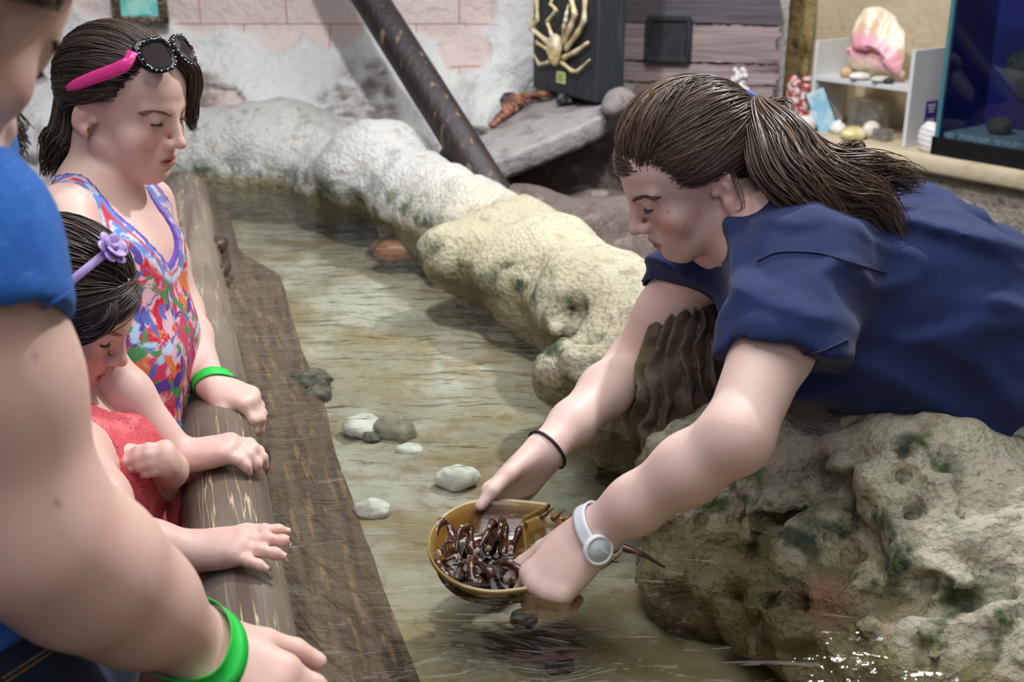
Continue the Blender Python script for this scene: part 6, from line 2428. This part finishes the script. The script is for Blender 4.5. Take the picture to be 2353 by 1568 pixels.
V, F = mesh_solid(T_, axis(-.85, -.1, .012), axis(.65, 1.35, .012), axis(.0, .95, .012), 1)
tj = put('jeans', V, F, m_jean2.m, ad)
m_gold_st = Mat('tan_stitching', sr(158, 128, 92), .8)
for dy in (0, 14):
    q = np.array([hit(T_, 5 + t * 115, 1560 + dy - t * 75, .5) for t in np.linspace(0, 1, 20)])
    MB().tube(q, .0008, 5).put('stitching', m_gold_st.m, tj)
for q in (-1, 1):
    MB().ell(HP * A3(1, 1, 0) + side_ * .095 * q + A3(.06, 0, .035), (.12, .05, .04)).put('shoe', m_shoe.m, ad)
band(B_, WR, EL, WR + (EL - WR) * .02, .0085, 'wristband', m_green.m, ad, .0030, .0008, label='neon green paper wristband', tilt=nrm(nrm(EL - WR) + CV(.25, .3, .2) * .25))

# ================================================================ HORSESHOE CRAB
m_cshell = Mat('amber_shell', sr(122, 82, 30), .25)
_m = m_cshell
_m.mix(_m.ramp(_m.noise(16, 5), .42, .68), sr(88, 48, 18))
_m.mix(_m.math('MULTIPLY', _m.ramp(_m.noise(28, 4), .55, .7), .7), sr(150, 118, 54))
_m.mix(_m.attr('rim'), sr(164, 136, 74))
_m.b.inputs['Coat Weight'].default_value = .6
_m.bump(_m.noise(50, 4), .25, .004)
m_cleg = Mat('dark_crab_leg', sr(66, 34, 22), .22)
m_cleg.b.inputs['Coat Weight'].default_value = .7
m_cleg.mix(m_cleg.ramp(m_cleg.noise(50, 3), .5, .68), sr(104, 60, 36))
m_ctip = Mat('pale_claw_tip', sr(176, 164, 140), .3)
m_gill = Mat('olive_book_gill', sr(112, 104, 66), .25)
m_gill.b.inputs['Coat Weight'].default_value = .6
m_gill.mix(m_gill.ramp(m_gill.noise(40, 4), .45, .65), sr(142, 130, 84))
hz_ = .752
fr_p, bk_p = PH(985, 1252, hz_), PH(1215, 1245, hz_)
ca = nrm(bk_p - fr_p)                                         # head toward tail
cn = nrm(A3(0, -.08, 1.0) - ca * (A3(0, -.08, 1.0) @ ca))      # belly side, turned up
cl = np.cross(cn, ca)                                         # toward the far hand
PL, PW = .125, .094                                           # length and half width of the front shield
CO = fr_p + ca * .078 + UP * .0                                # middle of the front shield's opening
crb = thing('horseshoe_crab', 'amber brown horseshoe crab held belly up at the water surface by the young woman', 'horseshoe crab', CO - UP * .04)


def CC(a, l, h):
    return CO + ca * a + cl * l + cn * h


# front shield: a bowl with a thick rim and two points toward the tail
out_ = []
for k in range(97):
    t = -1 + 2 * k / 96
    ang = t * 2.18
    rx = .078 if abs(ang) < 1.57 else .078 + .25 * (abs(ang) - 1.57) * .1
    a, l = -.078 * math.cos(ang), PW * math.sin(ang)
    if abs(ang) > 1.57:
        u = (abs(ang) - 1.57) / .61
        a, l = .072 * u, math.copysign(PW * (1 - .16 * u ** 1.5), ang)
    out_.append((a, l))
n_o = len(out_)
back = [(.072 * (1 - u) + .036 * u, PW * .84 * (1 - u) + .050 * u) for u in np.linspace(0, 1, 10)[1:]]
back = back + [(.036, .050 - .1 * u) for u in np.linspace(0, 1, 24)[1:]]
back = back + [(.036 * (1 - u) + .072 * u, -.050 * (1 - u) - PW * .84 * u) for u in np.linspace(0, 1, 10)[1:-1]]
loop = np.array(out_ + back)
dense = loop
cen_ = A3(-.005, 0)


def bowl(u):
    return -.046 * (1 - u ** 2.4)


rows, rim_w = [], []
for u in [1.0, .985, .955, .9, .8, .65, .45, .2, .02]:          # inner skin
    rows.append([CC(*(cen_[:2] + (q - cen_[:2]) * u), bowl(u) + (.002 if u > .99 else 0)) for q in dense])
    rim_w.append(sstep(.93, .985, u))
inner_ = rows[::-1]
outer_ = []
for u in [1.02, 1.0, .9, .75, .5, .2, .02]:
    outer_.append([CC(*(cen_[:2] + (q - cen_[:2]) * u), bowl(min(u, 1)) - .0045) for q in dense])
allr = np.array(inner_ + outer_)
allr = np.concatenate([allr, allr[:, :1]], 1)
rw = np.concatenate([rim_w[::-1], [.9, .5, 0, 0, 0, 0, 0]])
m_, k_ = allr.shape[:2]
o_ = MB().grid(allr[:, ::-1]).put('carapace', m_cshell.m, crb, attrs={'rim': np.repeat(rw, k_)})

# rear shield with spines along its edge
ab = [(.036, .048), (.060, .062), (.085, .058), (.110, .048), (.135, .034), (.150, .016), (.142, .006)]
ab = ab + [(a, -l) for a, l in ab[::-1]]
abl = spline([(a, l, 0) for a, l in ab], 60)[:, :2]
c2 = A3(.088, 0)
rows = []
for u in [.02, .3, .6, .85, .96, 1.0, 1.0, .8, .4, .02]:
    pass
lv = [(.02, -.028), (.3, -.027), (.6, -.022), (.85, -.012), (.96, -.003), (1.0, .0), (1.0, -.004), (.85, -.017), (.5, -.030), (.02, -.034)]
rr_ = np.array([[CC(*(c2[:2] + (q - c2[:2]) * u), h - .004) for q in abl] for u, h in lv])
rr_ = np.concatenate([rr_, rr_[:, :1]], 1)
abd = MB().grid(rr_[:, ::-1]).put('abdomen', m_cshell.m, crb, attrs={'rim': np.repeat([0, 0, 0, .2, .5, .8, .5, 0, 0, 0], rr_.shape[1]).astype(float)})
for s_ in (-1, 1):
    for i in range(6):
        a0, l0 = .062 + .0135 * i, (.060 - .0048 * i)
        b0 = CC(a0, s_ * l0, -.003)
        d_ = nrm(ca * .75 + cl * s_ * .65 + cn * .1)
        MB().tube([b0 - d_ * .004, b0 + d_ * .008, b0 + d_ * (.022 - .0015 * i)], [.0032, .0022, .0004], 7).put('spine', m_cshell.m, abd)
# tail spike
t0_ = CC(.145, 0, -.010)
t1_e = PH(1528, 1305, .722)
MB().tube(spline([t0_, t0_ * .5 + t1_e * .5 + UP * .004, t1_e], 14), np.linspace(.0058, .0012, 14), 8).put('tail_spike', m_cleg.m, crb)
# book gills
for i in range(5):
    a0 = .052 + .016 * i
    w = .040 - .0045 * i
    V_ = []
    for x in np.linspace(-1, 1, 17):
        V_.append([CC(a0 + .010 * q_ - .006 * x * x, w * x, -.020 + .006 * q_ + .002 * math.cos(3 * x)) for q_ in (0, .5, 1, 1.02, .5, 0)])
    V_ = np.array(V_)
    V_[:, 3:] -= cn * .0025
    MB().grid(V_[:, ::-1]).put('gill_plate', m_gill.m, crb)
# walking legs, curled over the middle
rg = np.random.default_rng(15)
for s_ in (-1, 1):
    for i in range(5):
        a0 = -.038 + .0145 * i
        sp = (i - 1.7) * .010
        j = rg.uniform(-.008, .008)
        q = [CC(a0, s_ * .008, -.034), CC(a0 + sp * .4 + j * .4, s_ * .026, -.024), CC(a0 + sp + j, s_ * (.050 + .006 * (i % 2)), -.020 + .004 * (i % 3)), CC(a0 + sp * 1.3 + j * 1.8 - .006, s_ * .050, -.008),
             CC(a0 + sp * 1.2 + j * 2 - .014, s_ * .028, -.006), CC(a0 + sp * .9 + j - .018, s_ * (.007 + .002 * i), -.016)]
        q = np.array(q) + rg.normal(0, .003, (6, 3))
        c_ = spline(q, 26)
        rad_ = np.interp(np.linspace(0, 1, 26), [0, .3, .5, .8, 1], [.0062, .0058, .0050, .0046, .0022]) * (1 + .16 * np.cos(np.linspace(0, 10 * math.pi, 26)))
        lg_ = MB().tube(c_, rad_, 10).put('walking_leg', m_cleg.m, crb)
        d_ = nrm(c_[-1] - c_[-3])
        for k in (-1, 1):
            MB().tube([c_[-1], c_[-1] + d_ * .005 + ca * .0022 * k, c_[-1] + d_ * .010 + ca * .0012 * k], [.0019, .0017, .0004], 7).put('claw_tip', m_ctip.m, lg_)
        for k in (8, 13, 18):
            MB().ell(c_[k] + cn * .0040, (.0034, .0022, .0014), frame(c_[k + 1] - c_[k], cn) @ np.array([[0, 1, 0], [1, 0, 0], [0, 0, -1]]), 8, 6).put('pale_joint', m_ctip.m, lg_)
for s_ in (-1, 1):
    MB().tube(spline([CC(-.052, s_ * .006, -.034), CC(-.060, s_ * .012, -.020), CC(-.058, s_ * .018, -.010), CC(-.048, s_ * .016, -.008)], 12), np.linspace(.004, .0015, 12), 8).put('chelicera', m_cleg.m, crb)
MB().ell(CC(-.012, 0, -.036), (.016, .034, .008), np.stack([cl, ca, cn], -1), 16, 8).put('mouth_area', m_gill.m, crb)

m_film = clear_pane('still_water', (.86, .80, .66), .03, 1.33)
V_ = np.array([[CC(*(cen_[:2] + (q - cen_[:2]) * u * .90), -.027 + .0006 * math.sin(40 * q[0] * u + 60 * q[1] * u)) for q in dense] for u in (.02, .3, .6, .85, 1.0)])
V_ = np.concatenate([V_, V_[:, :1]], 1)
fw_ = MB().grid(V_).put('held_water', m_film.m, crb, kind='stuff')
